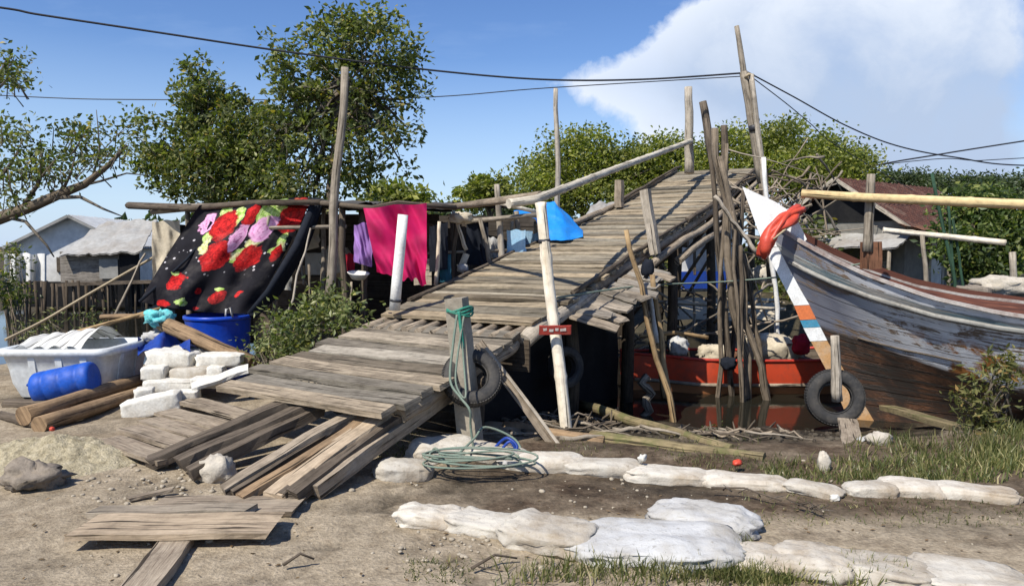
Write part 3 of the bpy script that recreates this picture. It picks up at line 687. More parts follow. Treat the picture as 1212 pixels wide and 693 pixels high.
# logs on the mud by the water
for (a,b,za,zb,r,mt,lab) in (
  ((688,479),(868,532),-.16,-.02,.055,'mossy','long grey pole lying aslant on the mud, thin end on the bags'),
  ((596,508),(716,524),-.04,-.05,.075,'log','dark brown log lying behind the back sandbags left of the mossy log'),
  ((700,518),(905,545),-.04,-.02,.07,'mossy','mossy green log lying along the back sandbags'),
  ((905,510),(975,535),-.16,-.12,.06,'wet','dark board-like log lying on the mud left of the tyre')):
    stand('log',mt,G(*b,zb),G(*a,za),r,lab,'log',jit=.2,bend=.05,n=10,top_r=r*.85)
plank('boat_skid','mossy',G(1050,482,-.14),G(1196,522,.02),.16,.05,'long greenish board lying on edge below the white boat','board',up=(0,-.8,.6))
plank('driftboard','grey',G(1003,503,-.12)+Vector((0,0,.06)),G(1012,540,-.04)+Vector((0,0,.03)),.17,.02,'grey flat board on the mud beside the tyre','board')
plank('sunken_board','wet',G(925,512,-.22),G(985,535,-.12),.14,.03,'dark wet board lying in the mud left of the tyre','board')
plank('sunken_board','wet',G(890,522,-.22),G(948,540,-.10),.10,.03,'narrow blackened board in the mud beside the grass','board')
m=MB(); m.grid(lambda u,v:(G(1030,530,-.05)+Vector((.22*u-.1,.16*v,.10*math.sin(3.1*u)*(1-v*.6)+.03*nz((u*4,v*4,1))))),10,8)
tag(m.build('plastic_scrap',M['sack']),'crumpled white plastic scrap in the grass under the boat','litter')
def scrap(px,py,z,mat,label,s=.08,name='litter_scrap'):
    p=G(px,py,z); p.z=gz(p.x,p.y)+.02+max(0,z); m=MB(); m.lump(p,(s,s*.7,s*.6),random.random()*6,px,2.2,.6,3,12,8); tag(m.build(name,M[mat]),label,'litter')
scrap(873,548,.05,'orange','small orange plastic scrap behind the back sandbags',.07)
scrap(62,523,.10,'orange','tiny red scrap on top of the sand heap',.05)
scrap(640,641,.02,'turq','torn blue and white packet beside the white sack',.09)
scrap(598,546,.12,'sack','white lump on the sandbag row behind the dark soil',.05)
scrap(760,541,.1,'foam','white foam lump resting on the back sandbags',.08)
def twig(px0,py0,px1,py1,label,n=5):
    a=G(px0,py0,.03); b=G(px1,py1,.03); m=MB()
    m.tube([a,(a+b)/2+Vector((0,.03,.03)),b],[.009,.005],6,jit=.3)
    for k in range(n):
        q=a.lerp(b,random.uniform(.1,.9)); m.tube([q,q+Vector((random.uniform(-.12,.12),random.uniform(-.1,.1),random.uniform(.0,.05)))],[.005,.002],5)
    tag(m.build('dry_twig',M['dark']),label,'twig')
twig(842,577,925,592,'dark forked twig lying on the soil above the white sack')
twig(558,672,612,660,'dark twig on the sand at the bottom of the scene',1)
twig(945,597,975,607,'short dark twig on the soil above the right front bags')
twig(335,668,372,661,'thin splinter of wood on the bare sand',0)

# ---------------------------------------------------------------- left bank: tub, jug, logs, foam, drum
o=thing('fish_tub',P(85,470,7.7),'large white open plastic tub by the stack of foam blocks','tub')
x0,x1,y0,y1,h=-5.35,-4.22,7.62,8.62,.52
def tubw(inset,zt,zb,taper):
    pass
m=MB()
def ringpts(xa,xb,ya,yb,r,z,n=6):
    out=[]
    for cx,cy,a0 in ((xb-r,yb-r,0),(xa+r,yb-r,90),(xa+r,ya+r,180),(xb-r,ya+r,270)):
        for k in range(n+1):
            t=R(a0+90*k/n); out.append(Vector((cx+r*math.cos(t),cy+r*math.sin(t),z)))
    return out
rings=[]
for off,z in ((.10,0),(.05,.15),(.03,.30),(.0,.44),(-.03,.45),(-.03,h),(.05,h),(.08,.42),(.13,.06)):
    rings.append(ringpts(x0+off,x1-off,y0+off,y1-off,.14,z))
b=0; n=len(rings[0])
for r in rings: m.v+=r
for j in range(len(rings)-1):
    for k in range(n):
        k2=(k+1)%n; m.face((j*n+k,j*n+k2,(j+1)*n+k2,(j+1)*n+k),((k/n,j),(k/n,j),(k/n,j+1),(k/n,j+1)),True)
m.face(tuple(range((len(rings)-1)*n,len(rings)*n)),tuple((0,0) for _ in range(n)))
m.build('body',M['tub'],o)
for xx in (-5.0,-4.72,-4.46):
    m=MB(); m.beam((xx,y0+.072,.03),(xx,y0+.012,.43),.07,.03,(0,-1,0),3); m.build('rib',M['tub'],o)
for yy in (7.95,8.3):
    m=MB(); m.beam((x1-.077,yy,.03),(x1-.012,yy,.43),.07,.03,(1,0,0),3); m.build('rib',M['tub'],o)
# white sheets of sacking heaped in the tub
m=MB()
m.grid(lambda u,v:Vector((-5.25+.72*u,7.72+.85*v,.50+.16*math.sin(3.14*v)*(.4+.6*u)+.045*abs(math.sin(u*13+v*2))+.02*nz((u*5,v*5,0)))),60,14)
t=NT('striped_sack',.85,.1); uvn=t.uv(); wv=t.n('ShaderNodeTexWave'); wv.inputs['Scale'].default_value=3.2; wv.inputs['Distortion'].default_value=1.2; t.l(uvn,wv.inputs['Vector'])
t.color(t.mix(t.mr(wv.outputs['Fac'],.06,.0),(.66,.645,.59),(.12,.11,.09)))
tag(m.build('folded_sacking',t.m),'folded white sacking with dark creases heaped in the plastic tub','sacking')
o=thing('blue_jug',G(78,478,.05),'blue plastic jerrycan lying on its side before the white tub','jerrycan')
a=P(43,460,7.28); b=P(110,446,7.34); ax=(b-a).normalized()
prof=[(.0,.02),(.11,.015),(.145,.0),(.158,.02),(.162,.06),(.162,.11),(.150,.125),(.162,.14),(.162,.27),(.150,.285),(.162,.30),(.162,.43),(.150,.445),(.162,.46),(.162,.53),(.150,.56),(.11,.565),(0,.555)]
m=MB(); m.lathe(prof,a,ax,28); m.build('body',M['jug'],o)
m=MB(); m.lathe([(0,-.045),(.026,-.045),(.03,-.035),(.03,0),(0,0)],a+Vector((0,-.03,.06)),ax,14); m.build('cap',M['jug'],o)
m=MB(); m.tube([a+ax*.03+Vector((0,-.09,.09)),a+ax*-.03+Vector((0,-.08,.06)),a+ax*-.03+Vector((0,.02,.10)),a+ax*.03+Vector((0,.03,.12))],.014,8); m.build('handle',M['jug'],o)
stand('log','log',G(168,449,.12),G(28,492,.10),.085,'upper of two brown logs lying in front of the white tub','log',jit=.15,n=12)
stand('log','log',G(172,462,.06),G(46,503,.06),.075,'lower of two brown logs lying in front of the white tub','log',jit=.15,n=12)
stand('log','dark',G(100,480,.03),G(8,478,.03),.06,'short dark log end at the left edge beneath the tub','log',jit=.2)
stand('log','dark',G(60,505,.03),G(2,492,.03),.05,'split dark log at the left edge below the two brown logs','log',jit=.2)
def foam(px0,px1,py0,py1,Y,d,label,rot=0.0,tilt=0.0,seed=0,mat='foam'):
    a=P(px0,(py0+py1)/2,Y); b=P(px1,(py0+py1)/2,Y); L=(b-a).length; h=(py1-py0)*Y/F*.9; c=(a+b)/2; c.y+=d*.35
    m=MB(); m.lump(c,(L,d,h),rot,seed,7,.11,2.4,44,20,(0,tilt)); return tag(m.build('foam_block',M[mat]),label,'foam block','styrofoam blocks stacked beside the deck')
for k,q in enumerate((
 (172,229,414,438,7.75,.30,'large white foam block on top of the stack at its left',-.08,.06),
 (231,285,418,436,7.75,.28,'white foam block on top of the stack at its right',.02,0),
 (197,247,410,421,8.15,.25,'thin white foam slab behind the top blocks',.1,0),
 (166,193,433,451,7.55,.22,'small square foam block in the second layer at the left end',.15,0),
 (200,248,434,454,7.6,.28,'dirty beige foam block in the middle of the second layer',-.05,-.05),
 (244,263,433,447,7.6,.2,'small foam block at the right end of the second layer',.1,.05),
 (169,232,449,467,7.45,.34,'wide foam block in the lowest layer',-.05,.0),
 (157,178,459,473,7.2,.18,'small foam lump in front of the lowest layer',.3,0),
 (206,232,462,474,7.15,.2,'small foam chunk right of the tilted front block',.2,0),
 (225,258,446,460,7.4,.25,'foam block half hidden under the slanted strip',.1,.0),
 (143,209,468,494,6.95,.22,'long foam block lying tilted on the sand in front of the stack',.20,-.20))):
    foam(*q,seed=k+1,mat='sandbag' if k==4 else 'foam')
plank('foam_strip','foam',P(226,458,7.25),P(293,436,7.4),.13,.035,'long thin white foam strip resting slanted on the stack','foam strip',up=(0,-.35,.9),jit=.035,wear=.03)
# drum
DC=P(259,405,8.9); DC.z=gz(DC.x,DC.y)-.02; ztop=P(259,372,8.9).z
o=thing('blue_drum',DC,'cut open blue plastic drum standing under the floral sheet','drum')
hh=ztop-DC.z
m=MB(); m.lathe([(.30,0),(.33,.03),(.35,hh*.4),(.365,hh*.42),(.365,hh*.46),(.355,hh*.5),(.372,hh*.9),(.378,hh*.92),(.378,hh),(.358,hh),(.35,hh*.5),(.30,.04),(0,.04)],DC,n=40); m.build('body',M['blue'],o)
m=MB(); m.lathe([(.378,hh*.93),(.395,hh*.95),(.395,hh*.99),(.378,hh*1.005)],DC,n=40,closed=True); m.build('rim',M['blue'],o)
m=MB(); q=DC+Vector((.24,-.28,hh)); m.tube([q+Vector((-.04,0,-.01)),q+Vector((-.03,-.01,.09)),q+Vector((.02,-.01,.11)),q+Vector((.04,0,.0))],.012,7); m.build('handle',M['sack'],o)
lg=thing('grey_log',P(300,424,8.0),'thick grey trunk lying aslant before the blue drum','log')
m=MB(); m.tube([P(300,428,7.9),P(262,413,8.05),P(226,397,8.2),P(193,382,8.4)],[.075,.09],14,jit=.2); m.build('trunk',M['log'],lg)
m=MB(); m.lump(P(188,376,8.36),(.26,.17,.17),.5,4,2.2,.8,3,24,14); tag(m.build('turquoise_net',M['turq']),'bundle of turquoise netting tied on the end of the grey trunk','net')
m=MB(); m.grid(lambda u,v:P(163+62*u,398+22*v+6*math.sin(u*9+v*3)+5*nz((u*4,v*4,2)),8.35-.45*v+.12*math.sin(u*11)),24,10)
tag(m.build('navy_tarp',M['navy']),'crumpled dark blue tarp between the tub and the grey trunk','tarp')
m=MB(); m.lump(P(185,398,8.4),(.3,.2,.12),0,9,2.2,.5,3,16,10); tag(m.build('white_bag',M['sack']),'small white plastic bag on the dark blue tarp','bag')
stand('bamboo_stick','bambooB',P(190,365,9.2),P(60,402,8.8),.03,'brown stick lying on the bank behind the white tub','stick')
stand('bamboo_stick','log',P(205,372,9.0),P(120,375,9.3),.035,'reddish stick lying behind the turquoise netting','stick')
rope('long_rope','rope',[P(184,303,10.4),P(110,345,9.9),P(52,379,9.5),P(6,402,9.0)],.017,'long pale rope slanting down to the left edge over the tub','rope',sub=8)
stand('thin_stick','pole',P(172,300,10.3),P(135,375,9.6),.018,'thin stick slanting below the hanging pale cloth','stick')

# ---------------------------------------------------------------- floral sheet
TL,TR,BR,BL=(236,243),(370,234),(298,371),(165,357)
def bil(u,v):
    x=(1-v)*((1-u)*TL[0]+u*TR[0])+v*((1-u)*BL[0]+u*BR[0]); y=(1-v)*((1-u)*TL[1]+u*TR[1])+v*((1-u)*BL[1]+u*BR[1]); return x,y
def inv(px,py):
    u=v=.5
    for _ in range(40):
        x,y=bil(u,v); e=1e-4; x1,y1=bil(u+e,v); x2,y2=bil(u,v+e)
        a,b,c,d=(x1-x)/e,(x2-x)/e,(y1-y)/e,(y2-y)/e; D=a*d-b*c; rx,ry=px-x,py-y
        u+=(d*rx-b*ry)/D; v+=(-c*rx+a*ry)/D
    return u,v
def sheetf(u,v):
    x,y=bil(u,v)
    x+=6*math.sin(v*3.14)*(.5-u)*-.6; y+=-3*math.sin(u*3.14*3)*(1-v)*.6+4*math.sin(3.14*u)*v
    Y=9.25-.35*v+.075*math.sin(u*9+v*2)*(1-.4*v)+.09*math.sin((u-v)*12)*v+.03*math.sin(u*23+v*4)*(.4+.6*v)+.03*nz((u*5,v*5,0))
    if u>.82: Y+=.22*(u-.82)/.18*math.sin(v*3)
    return P(x,y,Y)
t=NT('floral_print',.8,.15); uvn=t.uv()
wob=t.n('ShaderNodeTexNoise'); wob.inputs['Scale'].default_value=14; t.l(uvn,wob.inputs['Vector'])
vm=t.n('ShaderNodeVectorMath',operation='MULTIPLY_ADD'); t.l(wob.outputs['Color'],vm.inputs[0]); vm.inputs[1].default_value=(.09,.09,0); t.l(uvn,vm.inputs[2])
off=t.n('ShaderNodeVectorMath',operation='ADD'); t.l(vm.outputs[0],off.inputs[0]); off.inputs[1].default_value=(-.045,-.045,0); W=off.outputs[0]
sp=t.n('ShaderNodeSeparateXYZ'); t.l(W,sp.inputs[0])
col=t.mix(t.mr(t.vor(t.map(uvn,(1,1,1)),17),.20,.15),(.012,.011,.014),(.62,.58,.58))
band=t.math('MULTIPLY',t.mr(sp.outputs[1],.33,.40),t.mr(sp.outputs[1],.70,.60))
col=t.mix(band,(.012,.011,.014),col)
petal=t.noise(uvn,26,3,.6,1.5)
def blob(px,py,rx,ry,ca,cb,ring=False):
    global col
    u,v=inv(px,py); u2,_=inv(px+rx,py); u3,_=inv(px-rx,py); ru=abs(u2-u3)/2; _,v2=inv(px,py+ry); _,v3=inv(px,py-ry); rv=abs(v2-v3)/2; ru*=.9; rv*=.9
    dx=t.math('DIVIDE',t.math('SUBTRACT',sp.outputs[0],u),ru); dy=t.math('DIVIDE',t.math('SUBTRACT',sp.outputs[1],v),rv)
    d=t.math('SQRT',t.math('ADD',t.math('MULTIPLY',dx,dx),t.math('MULTIPLY',dy,dy)))
    inner=t.mix(t.mr(petal,.38,.58),ca,cb)
    inner=t.mix(t.math('MULTIPLY',t.mr(t.math('SINE',t.math('ADD',t.math('MULTIPLY',d,11.0),t.math('MULTIPLY',petal,9.0))),.55,.95),.55),inner,tuple(x*.35 for x in ca))
    if ring: inner=t.mix(t.math('ABSOLUTE',t.math('SINE',t.math('MULTIPLY',d,9.0))),inner,cb)
    col=t.mix(t.mr(d,1.06,.94),col,inner)
LIME=((.28,.48,.06),(.62,.72,.28)); RED=((.30,.006,.008),(.62,.02,.018)); PNK=((.55,.10,.33),(.80,.42,.62)); YEL=((.55,.55,.18),(.75,.72,.42))
for q in ((314,250,9,16),(330,247,9,13),(352,244,10,8),(281,256,7,13),(269,249,6,10),(246,282,5,9),(331,285,6,10),(281,300,8,11),(325,297,7,9)): blob(*q,*LIME)
for q in ((243,290,5,10),(272,300,10,6),(300,285,10,7),(330,292,8,6)): blob(*q,*YEL)
for q in ((266,266,14,19),(257,300,19,19),(292,304,17,17),(347,256,18,22),(298,252,8,15),(325,300,7,13)): blob(*q,*RED)
for q in ((246,266,8,14),(281,279,10,17),(311,270,16,17)): blob(*q,*PNK,True)
for q in ((209,331,10,10),(258,348,11,9),(193,356,9,4)): blob(*q,*RED)
for q in ((208,322,6,3),(259,339,7,3),(214,354,8,5)): blob(*q,*LIME)
for q in ((234,342,4,3),(283,346,4,3),(232,360,4,3),(222,327,2,2)): blob(*q,*RED)
col=t.mix(1.0,col,t.ramp(t.noise(uvn,7,6,.7),[(.3,.62),(.55,1.0),(.75,1.12)]),'MULTIPLY'); col=t.mix(t.mr(t.noise(uvn,5,5,.6),.5,.8,0,.12),col,(.45,.40,.34))  # uneven sheen of the cloth put into its colour
t.color(col); t.bump(t.noise(uvn,60,3),.3,.006)
fl=thing('floral_sheet',P(268,300,9.1),'black floral sheet with red and pink flowers hung over the hut front','sheet')
m=MB(); m.grid(sheetf,70,60); m.build('cloth',t.m,fl)
m=MB(); m.tube([P(165,357,8.9),P(196,330,9.0),P(222,306,9.1),P(240,284,9.15),P(250,262,9.22)],[.02,.012],7); m.build('hem_roll',M['blackcloth'],fl)
m=MB()
for k in range(5): m.tube([P(374+1.5*k,236,9.15),P(352+2*k,290,9.05+.04*k),P(318+2.5*k,345,8.95+.05*k),P(293+2*k,374,8.9)],[.05,.05,.035],8,jit=.4)
m.build('gathered_edge',M['blackcloth'],fl)

# ---------------------------------------------------------------- hut beside the bridge
H=thing('lean_to_hut',P(390,380,9.6),'dark makeshift hut of poles and felt roofing left of the bridge','hut')
def roofsheet(c0,c1,c2,c3,mat,name='roof',amp=.03,fr=6,parent=H,nu=24,nv=10,thick=0):
    c0,c1,c2,c3=map(Vector,(c0,c1,c2,c3)); m=MB()
    fn=lambda u,v:(c0.lerp(c1,u)).lerp(c3.lerp(c2,u),v)+Vector((0,0,amp*nz((u*fr,v*fr,c0.x))+amp*.6*nz((u*fr*2.5,v*fr*2,1))))
    m.grid(fn,nu,nv); m.grid(lambda u,v:fn(1-u,v)-Vector((0,0,.035)),nu,nv); return m.build(name,M[mat],parent)
roofsheet(P(216,246,9.5),P(430,240,9.0),P(455,238,12),P(235,240,12.2),'tarproof',amp=.05)
roofsheet(P(400,244,9.0),P(535,247,9.4),P(540,243,12),P(430,240,12),'tarproof',amp=.05)
roofsheet(P(495,243,10.0),P(604,241,10.3),P(604,242,12.5),P(520,240,12.5),'tarproof',amp=.05)
# back and side sheeting
def wallsheet(a,b,z0,z1,mat,name='wall_sheet',amp=.06,parent=H):
    a,b=Vector(a),Vector(b); m=MB()
    m.grid(lambda u,v:Vector((a.x+(b.x-a.x)*u,a.y+(b.y-a.y)*u+amp*nz((u*6,v*5,a.x)),z0+(z1-z0)*v)),26,12); return m.build(name,M[mat],parent)
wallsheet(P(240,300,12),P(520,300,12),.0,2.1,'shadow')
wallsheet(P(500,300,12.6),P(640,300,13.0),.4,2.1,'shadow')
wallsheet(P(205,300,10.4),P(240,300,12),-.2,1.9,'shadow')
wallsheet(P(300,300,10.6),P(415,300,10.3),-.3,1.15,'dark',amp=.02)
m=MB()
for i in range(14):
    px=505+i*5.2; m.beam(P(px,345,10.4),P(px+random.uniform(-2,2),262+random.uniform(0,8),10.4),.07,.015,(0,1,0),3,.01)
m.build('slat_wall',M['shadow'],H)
for (x0_,y0_,x1_,y1_,Y,r,mt) in ((298,243,306,372,9.3,.045,'pole'),(330,246,322,360,9.6,.035,'pole'),(383,243,380,340,9.5,.035,'pole'),(405,245,408,372,9.1,.05,'dark'),
    (428,245,432,365,9.3,.05,'dark'),(222,248,226,345,9.8,.04,'pole'),(588,218,598,318,10.2,.05,'palepole'),(611,250,624,302,10.6,.045,'pole'),(568,258,592,322,10.0,.035,'pole'),
    (540,262,536,330,10.0,.035,'dark'),(560,262,545,330,10.1,.03,'pole'),(318,255,290,340,9.2,.025,'pole')):
    b=P(x1_,y1_,Y); stand('hut_post',mt,P(x0_,y0_,Y),(b.x,b.y,b.z-.5),r,None,None,parent=H)
for k in range(16):
    px=random.uniform(300,425); py=random.uniform(262,350); Y=random.uniform(9.3,10.2); m=MB(); m.tube([P(px,py,Y),P(px+random.gauss(0,14),py+random.uniform(20,60),Y+random.uniform(-.2,.2))],[.018,.012],6,jit=.3); m.build('hut_stick',M['pole'],H)
for pts,r,mt in (([P(152,243,10.6),P(225,246,9.6)],.05,'dark'),([P(180,251,10.5),P(232,246,9.7)],.035,'pole'),([P(150,244,10.6),P(260,242,9.7)],.02,'pole'),
    ([P(214,247,9.35),P(300,240,9.2),P(380,239,9.0)],.035,'dark'),([P(380,240,8.95),P(440,246,8.75),P(470,240,8.7),P(540,246,9.0)],.03,'dark'),
    ([P(520,247,9.9),P(640,231,7.6)],.045,'grey'),([P(552,262,10.0),P(640,254,10.2)],.035,'pole'),([P(590,240,9.9),P(640,252,10.3)],.028,'bambooW'),
    ([P(298,270,9.25),P(410,268,9.1)],.025,'pole'),([P(490,300,9.9),P(600,296,10.2)],.02,'pole')):
    m=MB(); m.tube([p for p in pts],r,8,jit=.15); m.build('beam',M[mt],H)
for (x0_,y0_,x1_,y1_,Y) in ((572,262,586,316,10.4),(606,262,600,312,10.7),(634,262,630,300,11.2),(520,262,516,338,9.2),(536,250,552,296,9.9),(645,270,640,300,11.3)):
    stand('hut_post','rail',P(x0_,y0_,Y),P(x1_,y1_,Y),.028,None,None,parent=H)
for (x,y,w_,h_,Y,mt) in ((500,322,.22,.34,9.6,'rail'),(566,290,.3,.35,11.4,'whitewall'),(618,288,.35,.4,12.2,'lightblue'),(342,325,.4,.25,10.1,'rail'),(372,312,.25,.3,10.2,'whitewall'),(530,288,.25,.3,11.2,'metal')):
    m=MB(); q=P(x,y,Y); m.beam(q-Vector((w_/2,0,0)),q+Vector((w_/2,.06,0)),.03,h_,(.1,0,1),4,.03); m.build('panel',M[mt],H)
stand('tall_pole','pole',P(408,80,8.95),P(387,372,8.8),.058,'tall grey pole rising in front of the hut into the tree','pole',bend=.05,n=12)
stand('slanting_stick','palepole',P(368,270,8.9),P(341,368,8.6),.014,'thin pale stick leaning before the hut left of the tall pole','stick')
# hanging pale sacking, pink cloth, clothes
def hang(name,mat,px0,px1,pt0,pt1,pb0,pb1,Y,label,cat,fold=.06,nf=9,seed=0,nu=50,nv=36,drag=0,ragged=0):
    m=MB()
    def fn(u,v):
        x=px0+(px1-px0)*u+drag*v*(1-u); yt=pt0+(pt1-pt0)*u+2.0*math.sin(u*3.14*3)*.5; yb=pb0+(pb1-pb0)*u+ragged*nz((u*7,seed,1))
        y=yt+(yb-yt)*v
        d=Y+fold*(.35+.65*v)*(.7*math.sin(u*nf+1.5*math.sin(v*2+seed)+seed)+.6*nz((u*3,v*2.0,seed)))+fold*.8*nz((u*6-v*3,v*2,seed+4))
        return P(x+3*nz((u*3,v*4,seed+2))*v,y,d)
    m.grid(fn,nu,nv); return tag(m.build(name,mat),label,cat)
hang('pink_cloth',cloth('pink_cloth',(.68,.018,.13),.7,trans=.3,dirt=.25),430,505,246,240,322,337,8.62,'bright magenta cloth hanging from the hut roof behind the white post','cloth',.13,7,2,60,40,16,12)
hang('pale_sacking',M['canvas'],180,213,262,260,332,300,10.2,'pale cream sacking hung at the left end of the hut','sacking',.03,12,5)
hang('purple_cloth',cloth('purple_cloth',(.36,.20,.50)),419,440,266,262,310,316,8.85,'lilac cloth bundle hanging left of the magenta cloth','cloth',.08,7,7,20,20)
hang('dark_garment',M['blackcloth'],508,530,268,262,322,318,9.3,'black garment hanging just right of the magenta cloth','garment',.05,6,9,20,20)
hang('dark_garment',M['blackcloth'],552,578,264,262,312,316,10.05,'black cloth hanging between poles under the second roof','garment',.05,6,11,20,20)
hang('tin_sheet',M['metal'],312,350,262,258,300,304,9.9,'dull grey tin sheet leaning inside the hut behind the tall pole','tin sheet',.02,30,15)
hang('pale_rag',M['canvas'],352,378,268,270,300,292,9.75,'pale rag hanging between the hut posts left of the tall pole','rag',.04,6,16,14,14)
hang('white_shirt',M['sack'],578,590,280,282,306,304,10.3,'small white shirt hanging left of the light blue board','shirt',.04,5,17,14,14)
hang('grey_cloth',M['metal'],318,345,310,306,340,344,9.3,'grey cloth draped low behind the shrub in the hut','cloth',.05,6,18,16,16)
hang('orange_rag',M['redcloth'],408,420,300,300,322,324,9.2,'small dark red rag hanging left of the lilac cloth','rag',.03,6,19,10,10)
m=MB(); m.beam(P(552,300,9.9),P(545,322,9.9),.09,.03,(0,1,0),3,.02); tag(m.build('white_stick',M['rail']),'short white stick leaning under the felt roof','stick')
hang('teal_garment',cloth('teal_cloth',(.03,.12,.16)),520,534,300,300,334,332,9.35,'dark teal trousers hanging below the black garment','garment',.03,5,12,14,14)
hang('blue_board',M['lightblue'],600,622,272,272,303,300,10.35,'light blue board standing among the poles beside the deck','board',.005,3,13,8,8)
hang('blue_cloth',M['lightblue'],630,645,276,274,298,296,11.0,'small pale blue cloth hanging under the blue tarp','cloth',.03,5,14,8,8)
m=MB(); m.lathe([(0,.0),(.08,.0),(.13,.07),(.135,.08),(.12,.07),(.075,.015),(0,.015)],P(424,330,8.95),(.1,-.15,1),24); tag(m.build('white_basin',M['whitep']),'white basin lying below the lilac cloth','basin')
m=MB(); m.lump(P(546,258,9.7),(.32,.2,.14),.3,3,2.3,.5,3,20,12); tag(m.build('white_bundle',M['canvas']),'pale rag bundle tucked under the felt roof right of the magenta cloth','rag')
m=MB(); m.lump(P(548,317,9.6),(.14,.1,.1),.3,3,3,.3,3,14,10); tag(m.build('white_rag',M['sack']),'small white rag on the deck edge under the felt roof','rag')
m=MB(); m.lump(P(335,285,9.9),(.55,.3,.35),0,6,3,.35,3,24,14); tag(m.build('white_bundle',M['sack']),'white sack hanging in the dark hut behind the floral sheet','sack')
m=MB(); m.lump(P(398,310,9.9),(.35,.25,.4),0,8,3,.3,3,20,14); tag(m.build('white_bucket_rag',M['canvas']),'pale sack standing in the hut behind the tall pole','sack')
# blue tarp
def tarpf(u,v):
    # ridge running away from the peak
    xs=608+82*u; ridge=238+ (657-xs)*.16 if xs<657 else 238+(xs-657)*1.05
    ridge=max(238,ridge) if xs>638 else 249; bot=258+26*sm(.30,.42,u)-4*sm(.8,1,u)
    y=ridge+(max(bot,ridge+2)-ridge)*v
    return P(xs,y+1.5*nz((u*8,v*6,1)),11.6-.9*v+.12*math.sin(u*14+v)*v+.08*nz((u*5,v*5,3)))
m=MB(); m.grid(tarpf,50,24); tag(m.build('blue_tarp',M['tarpblue']),'bright blue tarp slung over poles beyond the deck edge','tarp')
hang('blue_tarp_flap',M['tarpblue'],656,676,284,284,291,291,10.9,'loose strip of blue tarp below the tarp shelter','tarp',.04,4,3,10,4)
stand('tall_thin_pole','palepole',P(658,105,11.6),P(661,262,11.6),.045,'tall thin white pole standing behind the blue tarp','pole')
sh=thing('tin_shelter',P(712,262,16.5),'small shelter of grey roofing tin behind the left deck edge','shelter')
roofsheet(P(688,262,16.2),P(742,258,16.2),P(738,238,17.5),P(702,240,17.5),'metal','roof',.06,5,sh)
wallsheet(P(690,280,16.4),P(742,280,16.6),.3,2.0,'greywall','wall',.02,sh)

# ---------------------------------------------------------------- pole cluster in front of the bridge
g='mooring poles standing in the creek'
for (x0_,y0_,x1_,y1_,Y,r,mt,lab) in (
  (846,152,891,470,9.6,.056,'oldpole','thick grey mooring pole, second from the left in the pole cluster'),
  (836,140,872,478,9.75,.042,'dark','dark mooring pole on the left of the cluster'),
  (852,185,912,468,9.5,.050,'oldpole','grey mooring pole on the right of the cluster'),
  (880,225,862,470,10.0,.034,'dark','short upright dark mooring pole behind the cluster'),
  (866,250,884,380,9.35,.028,'oldpole','thin crooked branch standing among the mooring poles'),
  (880,300,916,440,9.7,.035,'oldpole','crooked pole leaning at the right of the mooring poles'),
  (860,170,852,330,9.65,.032,'oldpole','knotty branch bound to the top of the mooring poles'),
  (846,232,896,300,9.3,.03,'palepole','short bent pale branch tied across the mooring poles'),
  (876,290,880,440,9.4,.034,'dark','knotty short pole lashed inside the cluster'),
  (741,272,806,505,8.3,.035,'bambooB','thin brown bamboo stick leaning before the dark gap'),
  (772,325,800,497,8.6,.038,'bambooB','second brown bamboo stick behind the leaning one'),
  (766,445,765,500,8.6,.06,'pole','short grey stump standing in the mud beside the red boat'),
  (904,186,931,400,11.5,.042,'whitep','slim white pole behind the bow of the white boat')):
    b=P(x1_,y1_,Y); b.z=min(b.z,gz(b.x,b.y)) -.25
    if lab.startswith('short bent'): b=P(x1_,y1_,Y)
    stand('mooring_pole',mt,P(x0_,y0_,Y),b,r,lab,'pole',g,bend=.10 if r>.042 and mt!='whitep' else .04,jit=.45 if mt in ('oldpole','dark') else .12,seg=12)
w=thing('white_tipped_pole',P(775,400,8.9),'short pole with a white painted length beside the brown bamboo','pole')
stand('shaft','whitep',P(768,320,8.9),P(778,405,8.9),.05,None,None,parent=w,bend=.01)
stand('foot','bambooB',P(778,405,8.9),P(787,470,8.9),.045,None,None,parent=w,bend=.01)
m=MB(); m.lump(P(767,318,8.88),(.16,.14,.22),0,3,2.2,.4,3,14,10); m.build('black_wrap',M['blackcloth'],w)
# mast
ms=thing('wire_mast',P(915,300,14.0),'tall wooden mast of lashed poles carrying the black cable','mast')
for a,b,r0,r1,mt in ((P(872,31,14.0),P(889,140,14.0),.07,.045,'pole'),(P(880,85,14.0),P(902,215,14.0),.09,.075,'pole'),(P(889,88,13.9),P(915,300,13.9),.06,.05,'palepole'),(P(902,200,14.0),P(914,330,14.0),.10,.09,'dark')):
    stand('mast_pole',mt,a,b,r0,None,None,parent=ms,top_r=r1,bend=.02)
m=MB(); m.tube([P(882,92,13.95),P(886,88,13.85),P(892,90,13.95)],.03,8); m.build('lashing',M['rope'],ms)
m=MB(); m.tube([P(891.5,148,13.97),P(893,155,13.97)],.095,10); m.build('lashing',M['wire'],ms)

# black sheet added for the deep shade below the deck
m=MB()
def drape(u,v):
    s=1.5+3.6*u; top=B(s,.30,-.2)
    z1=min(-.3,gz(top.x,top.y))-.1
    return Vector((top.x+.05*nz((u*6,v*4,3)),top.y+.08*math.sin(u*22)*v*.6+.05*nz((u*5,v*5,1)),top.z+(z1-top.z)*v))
m.grid(drape,60,16); tag(m.build('shade_sheet',M['black']),'black sheet added as the deep shade below the near edge of the bridge','sheeting')
